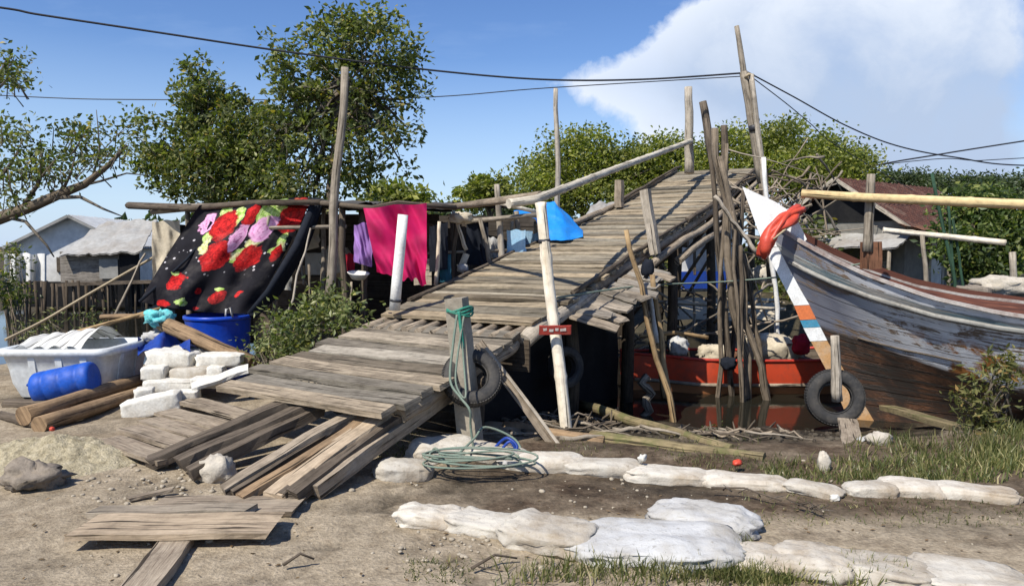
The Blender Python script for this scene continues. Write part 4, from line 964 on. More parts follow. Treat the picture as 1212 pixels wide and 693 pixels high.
# ---------------------------------------------------------------- driftwood tangle (individual sticks, copies of three)
protos=[]
for k in range(3):
    m=MB(); m.tube([(-.5+i/6+0,.06*nz((i*.6,k,1)),.06*nz((i*.6,k,7))) for i in range(7)],[.016,.008],7,jit=.3)
    if k==1: m.tube([(0.05,0,0),(.22,.10,.08)],[.014,.008],6)
    ob=m.build('driftwood_stick',M[('grey','oldpole','pole')[k]],loc=(0,0,0)); protos.append(ob)
def scatter(n,fn,label,group,cat='stick'):
    for k in range(n):
        src=protos[k%3]; 
        o=src.copy() if src.get('used') else src
        if not src.get('used'): src['used']=1
        else: C.objects.link(o)
        loc,rot,sc=fn(k); o.location=loc; o.rotation_euler=rot; o.scale=sc
        tag(o,label,cat,group)
    for p in protos:
        pass
def tangle(k):
    return (P(890+95*random.random()**1.5,random.gauss(250,20),random.uniform(12.2,14.5)),(random.uniform(-.5,.5),random.uniform(-1,1),random.uniform(0,6.28)),(random.uniform(.7,1.9),random.uniform(.8,1.9),random.uniform(.8,1.9)))
scatter(64,tangle,'bleached driftwood stick in the tangle behind the white bow','driftwood sticks piled behind the bow')
def under(k):
    return (P(random.uniform(745,925),random.gauss(375,28),random.uniform(11.0,15)),(random.uniform(-.4,.4),random.uniform(-1.3,1.3),random.uniform(0,6.28)),(random.uniform(.6,1.8),random.uniform(1,2),random.uniform(1,2)))
scatter(44,under,'dry grey stick lodged under the far part of the bridge','sticks lodged under the bridge')
def mudsticks(k):
    q=G(random.uniform(600,960),random.uniform(492,538),-.15); return ((q.x,q.y,gz(q.x,q.y)+.02),(random.uniform(-.08,.08),random.uniform(-.12,.12),random.gauss(-.4,.6)),(random.uniform(.25,.9),random.uniform(.5,1.4),random.uniform(.5,1.4)))
scatter(40,mudsticks,'short driftwood stick lying on the dark mud','driftwood sticks on the mud')
for p in protos:
    for o in C.objects:
        if 'used' in o: del o['used']
# ---------------------------------------------------------------- far side clutter under the bridge
fs=thing('white_shack',P(832,330,19.5),'white walled shack with a blue skirt seen under the bridge','shack')
wallsheet(P(805,320,19.5),P(868,320,19.8),.0,2.2,'whitewall','wall',.02,fs)
m=MB(); a=P(806,338,19.4); b=P(868,338,19.4); m.beam((a.x,a.y-.05,a.z+.15),(b.x,b.y+.1,b.z+.15),.05,.45,(0,0,1),4); m.build('blue_skirt',M['navy'],fs)
roofsheet(P(795,262,18.6),P(880,262,19.0),P(880,255,21),P(795,255,21),'metal','roof',.05,5,fs)
m=MB()
for px in (822,838,852): m.beam(P(px,325,19.38),P(px,272,19.38),.07,.05,(0,1,0),2)
m.build('batten',M['dark'],fs)
m=MB(); m.grid(lambda u,v:P(790+130*u,352+26*v+3*nz((u*6,v*3,2)),15.5-1.2*v),20,6); tag(m.build('far_boat_tarp',M['canvas']),'tan tarp over goods on the far bank under the bridge','tarp')
m=MB(); m.tube([P(735,352,13.5),P(790,358,13.5),P(850,361,13.3),P(930,366,13)],.03,8); tag(m.build('far_boat_rail',M['rail']),'white rail of a moored craft on the far bank','rail')
for k,(px,py,mt,lab) in enumerate(((726,352,'redcloth','red bundle on the far bank left of the tan tarp'),(980,330,'canvas','tan sack on the far bank behind the white bow'),(760,345,'sack','white sack on the far bank under the bridge'),(905,325,'sandbag','round pale buoy-like bundle on the far bank right of the pole cluster'))):
    m=MB(); m.lump(P(px,py,14.5),(.5,.4,.35),0,k,2.3,.35,3,18,12); tag(m.build('goods_bundle',M[mt]),lab,'bundle')

# ---------------------------------------------------------------- red boat
rb=thing('red_rowboat',P(880,468,9.9),'low red wooden rowboat moored beyond the pole cluster','boat')
def redhull(inner=False):
    x0_=P(762,430,9.75).x; L=3.3
    def fn(u,v):   # u along, v around girth (near gunwale -> keel -> far gunwale)
        b=.52*min(1,(.30+.7*sm(0,.28,u)))*(1-.85*sm(.72,1.0,u)); zt=.05+.20*(1-sm(0,.14,u))*0+.05*(2*u-1)**2+.10*sm(.7,1,u)
        a=math.pi*v; c=math.cos(a); s=math.sin(a); k=.40
        y=-b*math.copysign(abs(c)**k,c); z=zt-(zt+.55)*abs(s)**.8
        if inner: y*=.93; z=zt-.005-(zt+.30)*abs(s)**.8
        return Vector((x0_+L*u+(.0 if u>0 else 0)-.22*(abs(c)**.8)*(1-sm(0,.1,u)),10.3+y,z))
    return fn
t=NT('red_boat_paint',.5,.35); uvn=t.uv(); sp2=t.n('ShaderNodeSeparateXYZ'); t.l(uvn,sp2.inputs[0])
va=t.math('ABSOLUTE',t.math('SUBTRACT',sp2.outputs[1],.5)); nn=t.noise(t.obj(),7,5,.65)
va2=t.math('ADD',va,t.math('MULTIPLY',t.math('SUBTRACT',nn,.5),.015))
c=t.mix(t.mr(va2,.345,.355),t.mix(nn,(.30,.11,.045),(.48,.21,.08)),t.mix(t.mr(nn,.45,.7),(.52,.06,.022),(.33,.06,.03)))
t.color(c); t.bump(nn,.2,.01)
m=MB(); m.grid(redhull(),40,28); m.build('hull',t.m,rb)
m=MB(); m.grid(redhull(True),40,20); m.build('inside',M['dark'],rb)
hf=redhull()
for v in (0,1):
    m=MB(); m.tube([hf(u,v)+Vector((0,0,.01)) for u in np.linspace(0,.96,20)],.022,8); m.build('gunwale',M['redpaint'],rb)
m=MB(); m.tube([hf(u,.15)+Vector((0,-.02,0)) for u in np.linspace(.03,.93,20)],.026,8); m.build('rubbing_strake',M['grey'],rb)
m=MB(); m.grid(lambda u,v:hf(0.0,v if u>.5 else v)*(1)+Vector((.0,0,0)) if u>.5 else Vector((hf(0,.5).x-.05,10.3,(hf(0,v).z+.1)/2)),2,20); m.build('transom',M['redpaint'],rb)
for k in range(3):
    q=hf(.18+.25*k,0); q2=hf(.18+.25*k,1); m=MB(); m.beam(q,q2,.14,.025,(0,0,1)); m.build('thwart',M['brown'],rb)
def heap(px,py,Y,size,mat,label,cat,seed,name,pw=2.6,amp=.35):
    m=MB(); m.lump(P(px,py,Y),size,random.uniform(-.3,.3),seed,pw,amp,2.6,24,14); tag(m.build(name,M[mat]),label,cat)
heap(908,414,10.3,(.75,.5,.42),'canvas','pile of beige canvas in the red boat right of the poles','canvas',3,'canvas_pile')
heap(935,414,10.2,(.32,.35,.34),'canvas','smaller beige canvas bundle beside the red cloth in the boat','canvas',5,'canvas_pile')
heap(948,408,9.95,(.22,.2,.26),'redcloth','crimson cloth bundle at the end of the red boat','cloth',6,'red_bundle')
heap(802,410,10.2,(.26,.3,.24),'sack','white sack in the left part of the red boat','sack',7,'white_sack')
heap(846,417,10.3,(.45,.4,.22),'canvas','beige sack in the red boat left of the poles','sack',9,'white_sack')
heap(778,412,10.2,(.2,.3,.3),'blackcloth','black bag in the left end of the red boat','bag',10,'black_bag')
bamboo('bamboo_pole','bambooB',[P(757,398,10.3),P(800,393,10.3),P(838,399,10.35)],.03,.025,'pale bamboo pole lying across the red boat','pole')
heap(862,430,9.6,(.2,.15,.16),'blackcloth','dark rag hung on the near side of the red boat','rag',11,'dark_rag')
rope('mooring_line','greyrope',[P(660,352,7.0),P(760,338,8.8),P(860,333,9.5),P(945,325,8.9),P(1018,312,8.4)],.010,'thin line strung from the bridge to the white boat','rope')

# ---------------------------------------------------------------- big white boat
AB=R(22); U=Vector((math.cos(AB),-math.sin(AB),0)); NV=Vector((-math.sin(AB),-math.cos(AB),0)); S0=Vector((2.98,8.85,0))
M['hullteal']=wood('weathered_strake',(.36,.35,.33),(.12,.14,.145),gs=.6,var=.1)
M['rimpaint']=plain('rim_paint',(.42,.38,.34),.8,.2,(.16,.075,.05),.9,7)
bt=thing('white_fishing_boat',S0+U*2+Vector((0,0,-.4)),'weathered white wooden fishing boat with a tall raked bow on the bank','boat')
TT=[0,.25,.6,1.0,1.6,2.2,3.0,4.5,6.5]
HB=[.03,.20,.37,.54,.75,.90,1.0,1.05,.9]
ZG=[1.83,1.66,1.46,1.275,1.07,.95,.86,.82,1.0]
def inplane(px,py):
    d=ray(px,py); o=Vector((0,0,EYE)); k=(S0-o).dot(NV)/d.dot(NV); q=o+d*k; return (q-S0).dot(U),q.z
HLE=[inplane(*q) for q in ((916,288),(945,350),(972,402),(1000,447),(1028,490),(1058,540))]
HLT=[q[0] for q in HLE][::-1]; HLZ=[q[1] for q in HLE][::-1]
def hull(t_,v,side=1,ins=0.0):
    """t_: metres aft of the bow at gunwale level; v: 0 gunwale .. 1 keel"""
    b=max(.02,interp(TT,HB,t_)-ins); zg=interp(TT,ZG,t_); zk=-.42
    z0=1.83+(-.42-1.83)*v
    rake=interp(HLZ,HLT,z0)*(1-sm(0,5.0,t_))
    tt=t_+rake
    full=sm(0,3.0,t_)
    wv=(1-v)**(.38+.90*(1-full)) if v<1 else 0
    wv=wv*(1-full*.0)
    z=zg+(zk-zg)*(v**(1.0+.25*full))
    y=b*wv
    heel=.035
    return S0+U*tt+NV*(side*y)+Vector((0,0,z-heel*side*y*.9))
t=NT('boat_hull_paint',.6,.3); uvn=t.uv(); sp3=t.n('ShaderNodeSeparateXYZ'); t.l(uvn,sp3.inputs[0]); V_=sp3.outputs[1]; U_=sp3.outputs[0]
ob_=t.obj(); n1=t.noise(t.map(uvn,(2.5,9,1)),1,6,.65); n2=t.noise(t.map(uvn,(1.2,30,1)),1,6,.7); n3=t.noise(t.map(uvn,(3,5,1),(5,2,0)),1,6,.7,.6)
paint=t.mix(t.mr(n1,.40,.68),(.74,.735,.72),(.47,.47,.49))
bare=t.mix(n2,(.10,.075,.055),(.24,.17,.115))
scr=t.mr(t.math('ADD',t.math('MULTIPLY',n2,.6),t.math('MULTIPLY',n3,.5)),.565,.61)
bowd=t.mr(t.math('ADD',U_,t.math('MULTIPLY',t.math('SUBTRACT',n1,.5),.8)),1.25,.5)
paint=t.mix(t.math('MULTIPLY',bowd,.9),paint,(.085,.09,.12))  # worn navy bow paint, with shade of the flare put into the colour
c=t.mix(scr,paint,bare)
rust=t.math('MULTIPLY',t.mr(t.noise(t.map(uvn,(2.2,4,1),(1.4,.3,0)),1,5,.65),.51,.57),t.math('MULTIPLY',t.mr(V_,.30,.38),t.mr(U_,1.1,1.4)))
c=t.mix(rust,c,t.mix(n3,(.20,.07,.02),(.48,.20,.05)))
# plank seams
sv=t.math('FRACT',t.math('MULTIPLY',V_,11.0)); seam=t.math('MULTIPLY',t.mr(sv,.06,.0),.75)
c=t.mix(seam,c,(.06,.05,.045))
vb=t.math('ADD',V_,t.math('MULTIPLY',t.math('SUBTRACT',n1,.5),.05))
anti=t.mix(t.mr(n3,.42,.66),(.028,.019,.014),(.11,.05,.024)); anti=t.mix(t.mr(n2,.47,.57),anti,(.03,.025,.02))  # brown bottom paint, blackened with the shadow under the hull
c=t.mix(t.mr(t.math('SUBTRACT',vb,t.mr(U_,.6,2.2,0,.16)),.49,.52),c,anti)
teal=t.mix(t.mr(n2,.42,.56),(.13,.19,.21),(.40,.37,.33)); c=t.mix(t.math('MULTIPLY',t.mr(vb,.075,.085),t.mr(vb,.135,.125)),c,teal)
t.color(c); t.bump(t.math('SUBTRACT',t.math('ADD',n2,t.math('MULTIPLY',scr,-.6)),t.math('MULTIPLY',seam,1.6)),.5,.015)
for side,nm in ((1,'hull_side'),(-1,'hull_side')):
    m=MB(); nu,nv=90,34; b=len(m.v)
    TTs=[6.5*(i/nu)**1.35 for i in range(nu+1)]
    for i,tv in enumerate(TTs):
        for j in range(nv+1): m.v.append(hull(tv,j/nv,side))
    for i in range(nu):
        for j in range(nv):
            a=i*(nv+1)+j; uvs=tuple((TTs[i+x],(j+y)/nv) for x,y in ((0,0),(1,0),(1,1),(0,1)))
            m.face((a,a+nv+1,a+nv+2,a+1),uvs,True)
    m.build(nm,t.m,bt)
ti=NT('boat_inside_planks',.75,.25); uvi=ti.uv(); ni=ti.noise(ti.map(uvi,(3,25,1)),1,5,.6)
ci=ti.ramp(ni,[(.35,(.05,.02,.015)),(.55,(.12,.042,.026)),(.75,(.20,.085,.05))]); si=ti.n('ShaderNodeSeparateXYZ'); ti.l(uvi,si.inputs[0])
ci=ti.mix(ti.mr(ti.math('FRACT',ti.math('MULTIPLY',si.outputs[1],9)),.08,0,0,.8),ci,(.02,.012,.01)); ti.color(ci); ti.bump(ni,.4,.01)
for side in (1,-1):
    m=MB(); m.grid(lambda u,v:hull(.12+6.3*u,v*.75,side,.055)+U*.05,60,16,(6,1)); m.build('inner_planking',ti.m,bt)
for side in (1,-1):
    m=MB(); pts=[hull(tv,0,side)+Vector((0,0,.02)) for tv in np.linspace(.0,6.4,40)]
    for i in range(39): m.beam(pts[i],pts[i+1]+(pts[i+1]-pts[i])*.02,.05,.035,(0,0,1),1,.003)
    m.build('gunwale',M['rimpaint'],bt)
m=MB(); m.tube([hull(tv,.155,1)+NV*.012 for tv in np.linspace(.12,6.3,40)],.028,8,jit=.1); m.build('rubbing_strake',M['hullteal'],bt)
m=MB(); m.tube([hull(tv,.50,1)+NV*.004 for tv in np.linspace(.5,1.6,20)],.010,8,jit=.1); m.build('rubbing_strake',M['dark'],bt)
# raised brown washboards on the far bow
m=MB(); m.grid(lambda u,v:hull(.1+3.2*u,0,-1)+Vector((0,0,.02+.12*v*(1-u*.6)))-NV*.02,30,4,(3,1)); m.build('washboard',ti.m,bt)
# stem: flat timber with a white raked head and coloured bands
def prism(pix,mat,name,th):
    q=[inplane(*p) for p in pix]; m=MB(); n=len(q)
    for sd in (1,-1):
        for (a,z) in q: m.v.append(S0+U*a+NV*(sd*th*.5)+Vector((0,0,z)))
    fr=tuple(range(n)); bk=tuple(range(2*n-1,n-1,-1))
    m.face(fr,tuple((q[i][0],q[i][1]) for i in range(n))); m.face(bk,tuple((q[i-n][0],q[i-n][1]) for i in bk))
    for i in range(n):
        j=(i+1)%n; m.face((j,i,i+n,j+n),((0,0),(.1,0),(.1,.1),(0,.1)))
    m.build(name,M[mat],bt)
M['bandorange']=plain('orange_band_paint',(.60,.16,.05),.6,.3,(.35,.14,.06),.5,9)
M['bandblue']=plain('blue_band_paint',(.03,.22,.35),.6,.3,(.2,.3,.33),.5,9)
M['stemwhite']=plain('stem_white_paint',(.78,.78,.75),.6,.3,(.4,.36,.3),.4,12)
M['stemtan']=plain('stem_bare_wood',(.46,.26,.11),.8,.2,(.5,.45,.36),.6,9)
prism([(879,221),(904,291),(945,294),(955,283),(941,254),(918,239)],'stemwhite','stem_head',.085)
prism([(904.3,292),(940,361),(958,360),(925,293)],'stemwhite','stem_post',.10)
prism([(940,361.5),(947,378),(966,377),(958,360.5)],'bandorange','stem_band',.104)
prism([(947,378.5),(951,387),(971,386),(966,377.5)],'bandblue','stem_band',.104)
prism([(951,387.5),(959,403),(979,402),(971,386.5)],'stemwhite','stem_band',.104)
prism([(960,403.5),(986,452),(1018,530),(1054,530),(1006,450),(979,402.5)],'stemtan','stem_foot',.10)
# samson block and post
kp=hull(1.0,0,1).lerp(hull(1.0,0,-1),.55)
m=MB(); m.beam(P(1031,318,8.25),P(1031,286,8.25),.17,.16,(0,1,0),3,.01); m.build('samson_block',M['brown'],bt)
stand('bow_post','pole',P(1031,206,8.2),P(1027,298,8.2),.055,None,None,parent=bt,bend=.01)
for k,tv in enumerate((1.5,2.2,2.9,3.8)):
    m=MB(); m.beam(hull(tv,.12,1,.06),hull(tv,.12,-1,.06),.16,.04,(0,0,1),3,.01); m.build('thwart',M['brown'],bt)
m=MB(); m.grid(lambda u,v:hull(.25+.5*u,0.10,1,.05).lerp(hull(.25+.5*u,.10,-1,.05),v),10,6,(1,1)); m.build('foredeck',M['dark'],bt)
of=thing('orange_roll',P(925,275,8.6),'orange red vinyl roll draped over the bow of the white boat','fender roll')
op=[P(948,247,8.62),P(938,254,8.5),P(927,263,8.44),P(917,272,8.40),P(910,282,8.38),P(906,292,8.40),P(902,302,8.48)]
for ph in (0,2.1,4.2):
    pts=[]
    for k in range(31):
        t_=k/30*6; i_=min(5,int(t_)); q=op[i_].lerp(op[i_+1],t_-i_); an=ph+t_*.9
        pts.append(q+Vector((.033*math.cos(an),.033*math.sin(an)*.8,.033*math.sin(an))))
    m=MB(); m.tube(pts,[.03,.05,.058,.048,.055,.05,.032],12,jit=.8); m.build('roll_strand',M['orange'],of)
m=MB(); m.tube([P(913,277,8.5)+Vector((.10*math.cos(a),.10*math.sin(a),.03*math.cos(a))) for a in np.linspace(0,6.283,15)],.012,6); m.build('tie',M['redcloth'],of)
rope('bow_line','rope',[P(915,283,8.32),P(934,268,8.40),P(952,254,8.6),P(962,262,8.8)],.012,'short pale rope tied round the orange roll','rope')
bamboo('yellow_bamboo_pole','bambooY',[P(949,229,8.45),P(1030,234,8.1),P(1215,242,7.6)],.046,.052,'thick yellow bamboo pole lashed to the post above the white boat','pole',nodes=.55)
bamboo('pale_bamboo_pole','bambooW',[P(1045,272,10.2),P(1190,287,9.8)],.035,.04,'thin pale bamboo pole strung behind the white boat','pole')
for k,(a,b,r,mt,lab) in enumerate((((1103,205),(1141,332),.026,'greenpole','dark green pole leaning behind the white boat, tallest of the green ones'),((1122,235),(1128,322),.022,'greenpole','upright green pole behind the white boat'),
    ((1128,258),(1145,328),.02,'greenpole','short green pole right of the other green poles'),((1092,278),(1095,325),.035,'pole','short grey stake between the house and the green poles'),((1198,298),(1200,330),.05,'palepole','pale stump at the right edge behind the boat'))):
    q=P(*b,10.0); stand('leaning_pole',mt,P(*a,10.0),(q.x+.1,q.y,q.z-.9),r,lab,'pole',bend=.03)
for k,(a,b) in enumerate((((948,255),(955,295)),((996,250),(1012,300)),((930,300),(936,380)))):
    pass
heap(1185,340,9.6,(.7,.5,.28),'rock','pale heap of sacking behind the far side of the white boat','sacking',21,'sacking_heap')
heap(1150,346,9.4,(.4,.35,.18),'darkrock','stony rubble heap behind the white boat','rubble',22,'rubble_heap')

# ---------------------------------------------------------------- houses
def house(name,c,rot,L,W_,hw,hr,roofm,wallm,label,base=0.0,over=.35,gm=None,extras=None):
    o=thing(name,(c[0],c[1],base),label,'house'); ca,sa=math.cos(rot),math.sin(rot)
    def T(x,y,z): return Vector((c[0]+x*ca-y*sa,c[1]+x*sa+y*ca,base+z))
    m=MB()
    cs=[(-L/2,-W_/2),(L/2,-W_/2),(L/2,W_/2),(-L/2,W_/2)]
    for i in range(4):
        (xa,ya),(xb,yb)=cs[i],cs[(i+1)%4]; b=len(m.v); m.v+=[T(xa,ya,0),T(xb,yb,0),T(xb,yb,hw),T(xa,ya,hw)]; m.face((b,b+1,b+2,b+3),((0,0),(L,0),(L,hw),(0,hw)))
    for x in (-L/2,L/2):
        b=len(m.v); m.v+=[T(x,-W_/2,hw),T(x,W_/2,hw),T(x,0,hr-.05)]; m.face((b,b+1,b+2),((0,0),(W_,0),(W_/2,hr)))
    m.build('wall',M[wallm],o)
    for sd in (-1,1):
        sl=(hr-hw)/(W_/2); ye=W_/2+over; ze=hw-sl*over
        m=MB(); nu=60
        def fn(u,v,off=0):
            x=-L/2-over+(L+2*over)*u; y=sd*ye*v; return T(x,y,hr+(ze-hr)*v+off+.022*math.sin(u*L*28)+.02*nz((u*9,v*5,c[0])))
        m.grid(lambda u,v:fn(u,v,.04),90,12,(L,W_/2)); m.grid(lambda u,v:fn(1-u,v,-.03),90,12,(L,W_/2)); m.build('roof',roofm,o)
    for x in (-L/2-over-.02,L/2+over+.02):
        for sd in (-1,1):
            sl=(hr-hw)/(W_/2); m=MB(); m.beam(T(x,0,hr+.0),T(x,sd*(W_/2+over),hw-sl*over),.04,.09,(0,0,1),2); m.build('barge_board',M[gm or 'palepole'],o)
    return o,T
tile=NT('red_brown_tiles',.9,.15); uvt=tile.uv(); bt_=tile.n('ShaderNodeTexBrick'); bt_.inputs['Scale'].default_value=6; tile.l(uvt,bt_.inputs['Vector'])
bt_.inputs['Color1'].default_value=(.12,.052,.036,1); bt_.inputs['Color2'].default_value=(.07,.034,.026,1); bt_.inputs['Mortar'].default_value=(.035,.018,.014,1)
tile.color(tile.mix(tile.mr(tile.noise(tile.obj(),2.2,6,.65),.5,.7,0,.6),bt_.outputs['Color'],(.22,.15,.11))); tile.bump(bt_.outputs['Fac'],.6,-.03)
hc=P(1040,290,20.5)
o,T=house('tiled_house',(hc.x+.7,21.5),R(38),5.2,3.4,1.9,3.05,tile.m,'housewall','grey walled house with a red brown tiled roof behind the white boat',base=.30)
for x,y0_,w_,h_,mt,nm in ((-1.3,-1.72,.8,1.5,'whitewall','door'),(.2,-1.72,.8,.8,'dark','window'),(1.5,-1.72,.7,.8,'dark','window')):
    m=MB(); a=T(x,y0_,h_*.5+(0 if nm=='door' else .75)); b=T(x+w_,y0_,h_*.5+(0 if nm=='door' else .75)); m.beam(a,b,.06,h_,(0,0,1),1); d=m.build(nm,M[mt],o)
    m=MB()
    for q in (x,x+w_): m.beam(T(q,y0_-.04,(0 if nm=='door' else .75)),T(q,y0_-.04,h_+(0 if nm=='door' else .75)),.07,.05,(0,1,0),1)
    f=m.build('frame',M['palepole'],d); TRUE_LOC[f]=TRUE_LOC[o]
m=MB(); m.v=[T(-2.64,-1.65,1.92),T(-2.64,1.65,1.92),T(-2.64,0,2.98)]; m.face((1,0,2),((0,0),(1,0),(.5,1))); m.build('gable_shade',M['black'],o)  # black triangle painting the shade of the open gable under the eaves
roofsheet(T(-3.5,-1.9,1.25),T(-3.5,1.9,1.25),T(-2.6,1.9,1.6),T(-2.6,-1.9,1.6),'metal','awning',.04,6,o)
for y in (-1.7,0,1.6):
    m=MB(); m.tube([T(-3.45,y,-.2),T(-3.42,y,1.25)],.045,8); m.build('awning_post',M['pole'],o)
m=MB(); m.beam(T(-2.66,-1.4,.75),T(-2.66,-.6,.75),.05,1.4,(0,0,1),1); m.build('door',M['shedwall'],o)
# porch posts and lean-to roof of the house
roofsheet(T(-3.2,-3.0,1.5),T(1.8,-3.0,1.5),T(1.8,-1.7,1.85),T(-3.2,-1.7,1.85),'brown','porch_roof',.04,6,o)
for x in (-3.0,-1.2,1.6):
    m=MB(); m.tube([T(x,-2.9,-.2),T(x+.05,-2.9,1.5)],.05,8); m.build('porch_post',M['pole'],o)
hl=P(86,300,25)
o,T=house('white_house',(hl.x-.17*3.0,25+.985*3.0),R(-80),6.0,3.4,1.72,2.62,M['whiteroof'],'whitewall','white gabled house with a pale sheet roof on the far left bank',base=-.05,over=.3,gm='greywall')
m=MB(); m.beam(T(3.03,-.5,1.0),T(3.02,.2,1.0),.05,.5,(0,0,1),1); m.build('window',M['dark'],o)
m=MB(); m.lump(T(1.9,-1.75,1.45),(.5,.25,.5),0,3,3,.2,2,12,8); m.build('hanging_basket',M['log'],o)
sd_=thing('grey_shed',P(125,330,22),'low grey shed with a sagging sheet roof before the white house','shed')
roofsheet(P(68,302,20.6),P(168,296,20.6),P(186,260,22.8),P(122,263,22.8),'metal','roof',.10,6,sd_)
a=P(72,334,20.9);b=P(166,330,20.9)
m=MB(); m.grid(lambda u,v:Vector((a.x+(b.x-a.x)*u,20.9,a.z+(1.42-a.z)*v)),20,6,(2,1)); m.build('wall',M['shedwall'],sd_)
m=MB(); m.beam(P(118,318,20.84),P(140,318,20.84),.05,.55,(0,0,1),1); m.build('panel',M['greywall'],sd_)
m=MB(); m.beam(P(142,318,20.84),P(165,318,20.84),.05,.8,(0,0,1),1); m.build('doorway',M['black'],sd_)
m=MB(); m.beam(P(60,337,20.8),P(180,333,20.8),.08,.10,(0,0,1),4,.02); m.build('sill_beam',M['dark'],sd_)
for k in range(26):
    px=8+k*6.6+random.uniform(-2,2); t0=P(px,334+random.uniform(-3,2),21+random.uniform(-.3,1.2)); m=MB(); m.tube([(t0.x+random.uniform(-.08,.08),t0.y,-.9),t0],.05*random.uniform(.6,1.2),6,jit=.2); m.build('stilt',M['wet' if k%3 else 'dark'],sd_)
m=MB(); m.grid(lambda u,v:P(8+172*u,333+30*v,22.6),12,3); m.build('stilt_skirt',M['black'],sd_)
lh=thing('white_net_fence',P(35,330,24),'ragged white netting hung below the white house','netting')
m=MB(); m.grid(lambda u,v:P(5+50*u,300+34*v+3*nz((u*5,v*3,2)),23.6+.2*math.sin(u*18)),26,8); m.build('net',M['whitewall'],lh)
m=MB(); m.tube([P(3,336,23.5),P(56,334,23.5)],.06,7); m.build('rail',M['dark'],lh)

# ---------------------------------------------------------------- vegetation
def tree(name,label,blobs,trunk,leafm,nleaf,lsize,group=None,cat='tree',cl=.35,aspect=.5,branches=10,clump=26,shell=.55,up=.4,thick=.12,twigs=True,droop=.2):
    """blobs: (px,py,rx,ry,Y) ellipsoids measured on the photograph; trunk: list of points; radius list"""
    base=Vector(trunk[0]); o=thing(name,base,label,cat,group); W=[];Rr=[]
    for (px,py,rx,ry,Y) in blobs:
        W.append(P(px,py,Y)); Rr.append((rx*Y/F,ry*Y/F))
    vol=np.array([r[0]*r[0]*r[1] for r in Rr])**.75; vol=vol/vol.sum()
    mt=MB(); n=len(trunk); mt.tube(trunk,[thick,thick*.45],9,jit=.2)
    mc=MB(); ends=[]
    ncl=max(8,nleaf//clump)
    for k in range(ncl):
        i=int(np.random.choice(len(W),p=vol)); 
        d=Vector(np.random.normal(size=3)).normalized(); rr=random.random()**(1/3)*(1-shell)+shell*random.uniform(.82,1.05)
        if random.random()<.25: rr*=random.uniform(.3,1)
        c=W[i]+Vector((d.x*Rr[i][0],d.y*Rr[i][0]*.9,d.z*Rr[i][1]))*rr
        s=cl*random.uniform(.5,1.3); nn=int(clump*random.uniform(.5,1.5))
        cg=lambda q:max(-1.5*q,min(1.5*q,random.gauss(0,q)))
        pts=[c+Vector((cg(s),cg(s),cg(s*.7))) for _ in range(nn)]
        mc.leaves(pts,lsize,aspect,up,droop); ends.append(c)
    for k in range(branches):
        e=random.choice(ends); q=Vector(trunk[-1]).lerp(Vector(trunk[max(0,n-2)]),random.random()); md=q.lerp(e,.5)+Vector((0,0,.08*(e-q).length))+Vector((random.gauss(0,.08),random.gauss(0,.08),0))
        mt.tube([q,md,e],[thick*.4,thick*.08],6,jit=.2)
        if twigs:
            for _ in range(3):
                e2=min(random.sample(ends,min(12,len(ends))),key=lambda c:(c-e).length); mt.tube([md.lerp(e,random.uniform(.2,.9)),e2],[thick*.12,thick*.03],5)
    mt.build('trunk',M['bark'],o); mc.build('crown',M[leafm],o); return o
gzp=lambda p:(p.x,p.y,gz(p.x,p.y)-.1)
# two tall trees behind the hut
b0=P(262,345,14.5)
tree('leafy_tree','broad bushy tree behind the floral sheet and hut, darker and lower of two',[(232,120,30,34,14.5),(200,170,42,48,14.3),(262,160,52,55,14.5),(250,205,62,42,14.0),(300,205,45,45,14.3),(185,205,24,18,14.3),(232,85,14,14,14.5),(320,165,28,36,14.6)],
     [(b0.x,b0.y,-.5),P(256,300,14.5),P(250,240,14.5),P(245,180,14.5)],'leafA',15500,.115,cl=.19,branches=30,clump=62)
b1=P(385,345,13.5)
tree('leafy_tree','tall loose tree behind the hut rising to the top of the picture',[(350,60,34,40,13.5),(395,50,42,40,13.5),(455,55,42,46,13.5),(400,110,60,45,13.5),(462,105,36,40,13.4),(345,115,42,40,13.6),(350,175,45,50,13.6),(410,170,45,42,13.4),(360,220,60,28,13.4),(452,160,34,26,13.3),(478,190,10,16,13.3),(430,205,26,30,13.4),(505,100,6,10,13.3),(430,25,40,16,13.5)],
     [(b1.x,b1.y,-.5),P(386,290,13.5),P(392,220,13.5),P(400,150,13.5),P(408,90,13.5)],'leafA',12500,.118,cl=.175,branches=46,thick=.12,clump=60)
# small tree top right of it
b2=P(472,300,22)
tree('small_tree','small round tree top showing above the magenta cloth',[(472,232,30,18,22),(455,240,20,14,22),(495,240,16,12,22)],[(b2.x,b2.y,0),P(472,240,22)],'leafB',1600,.24,cl=.3,branches=6)
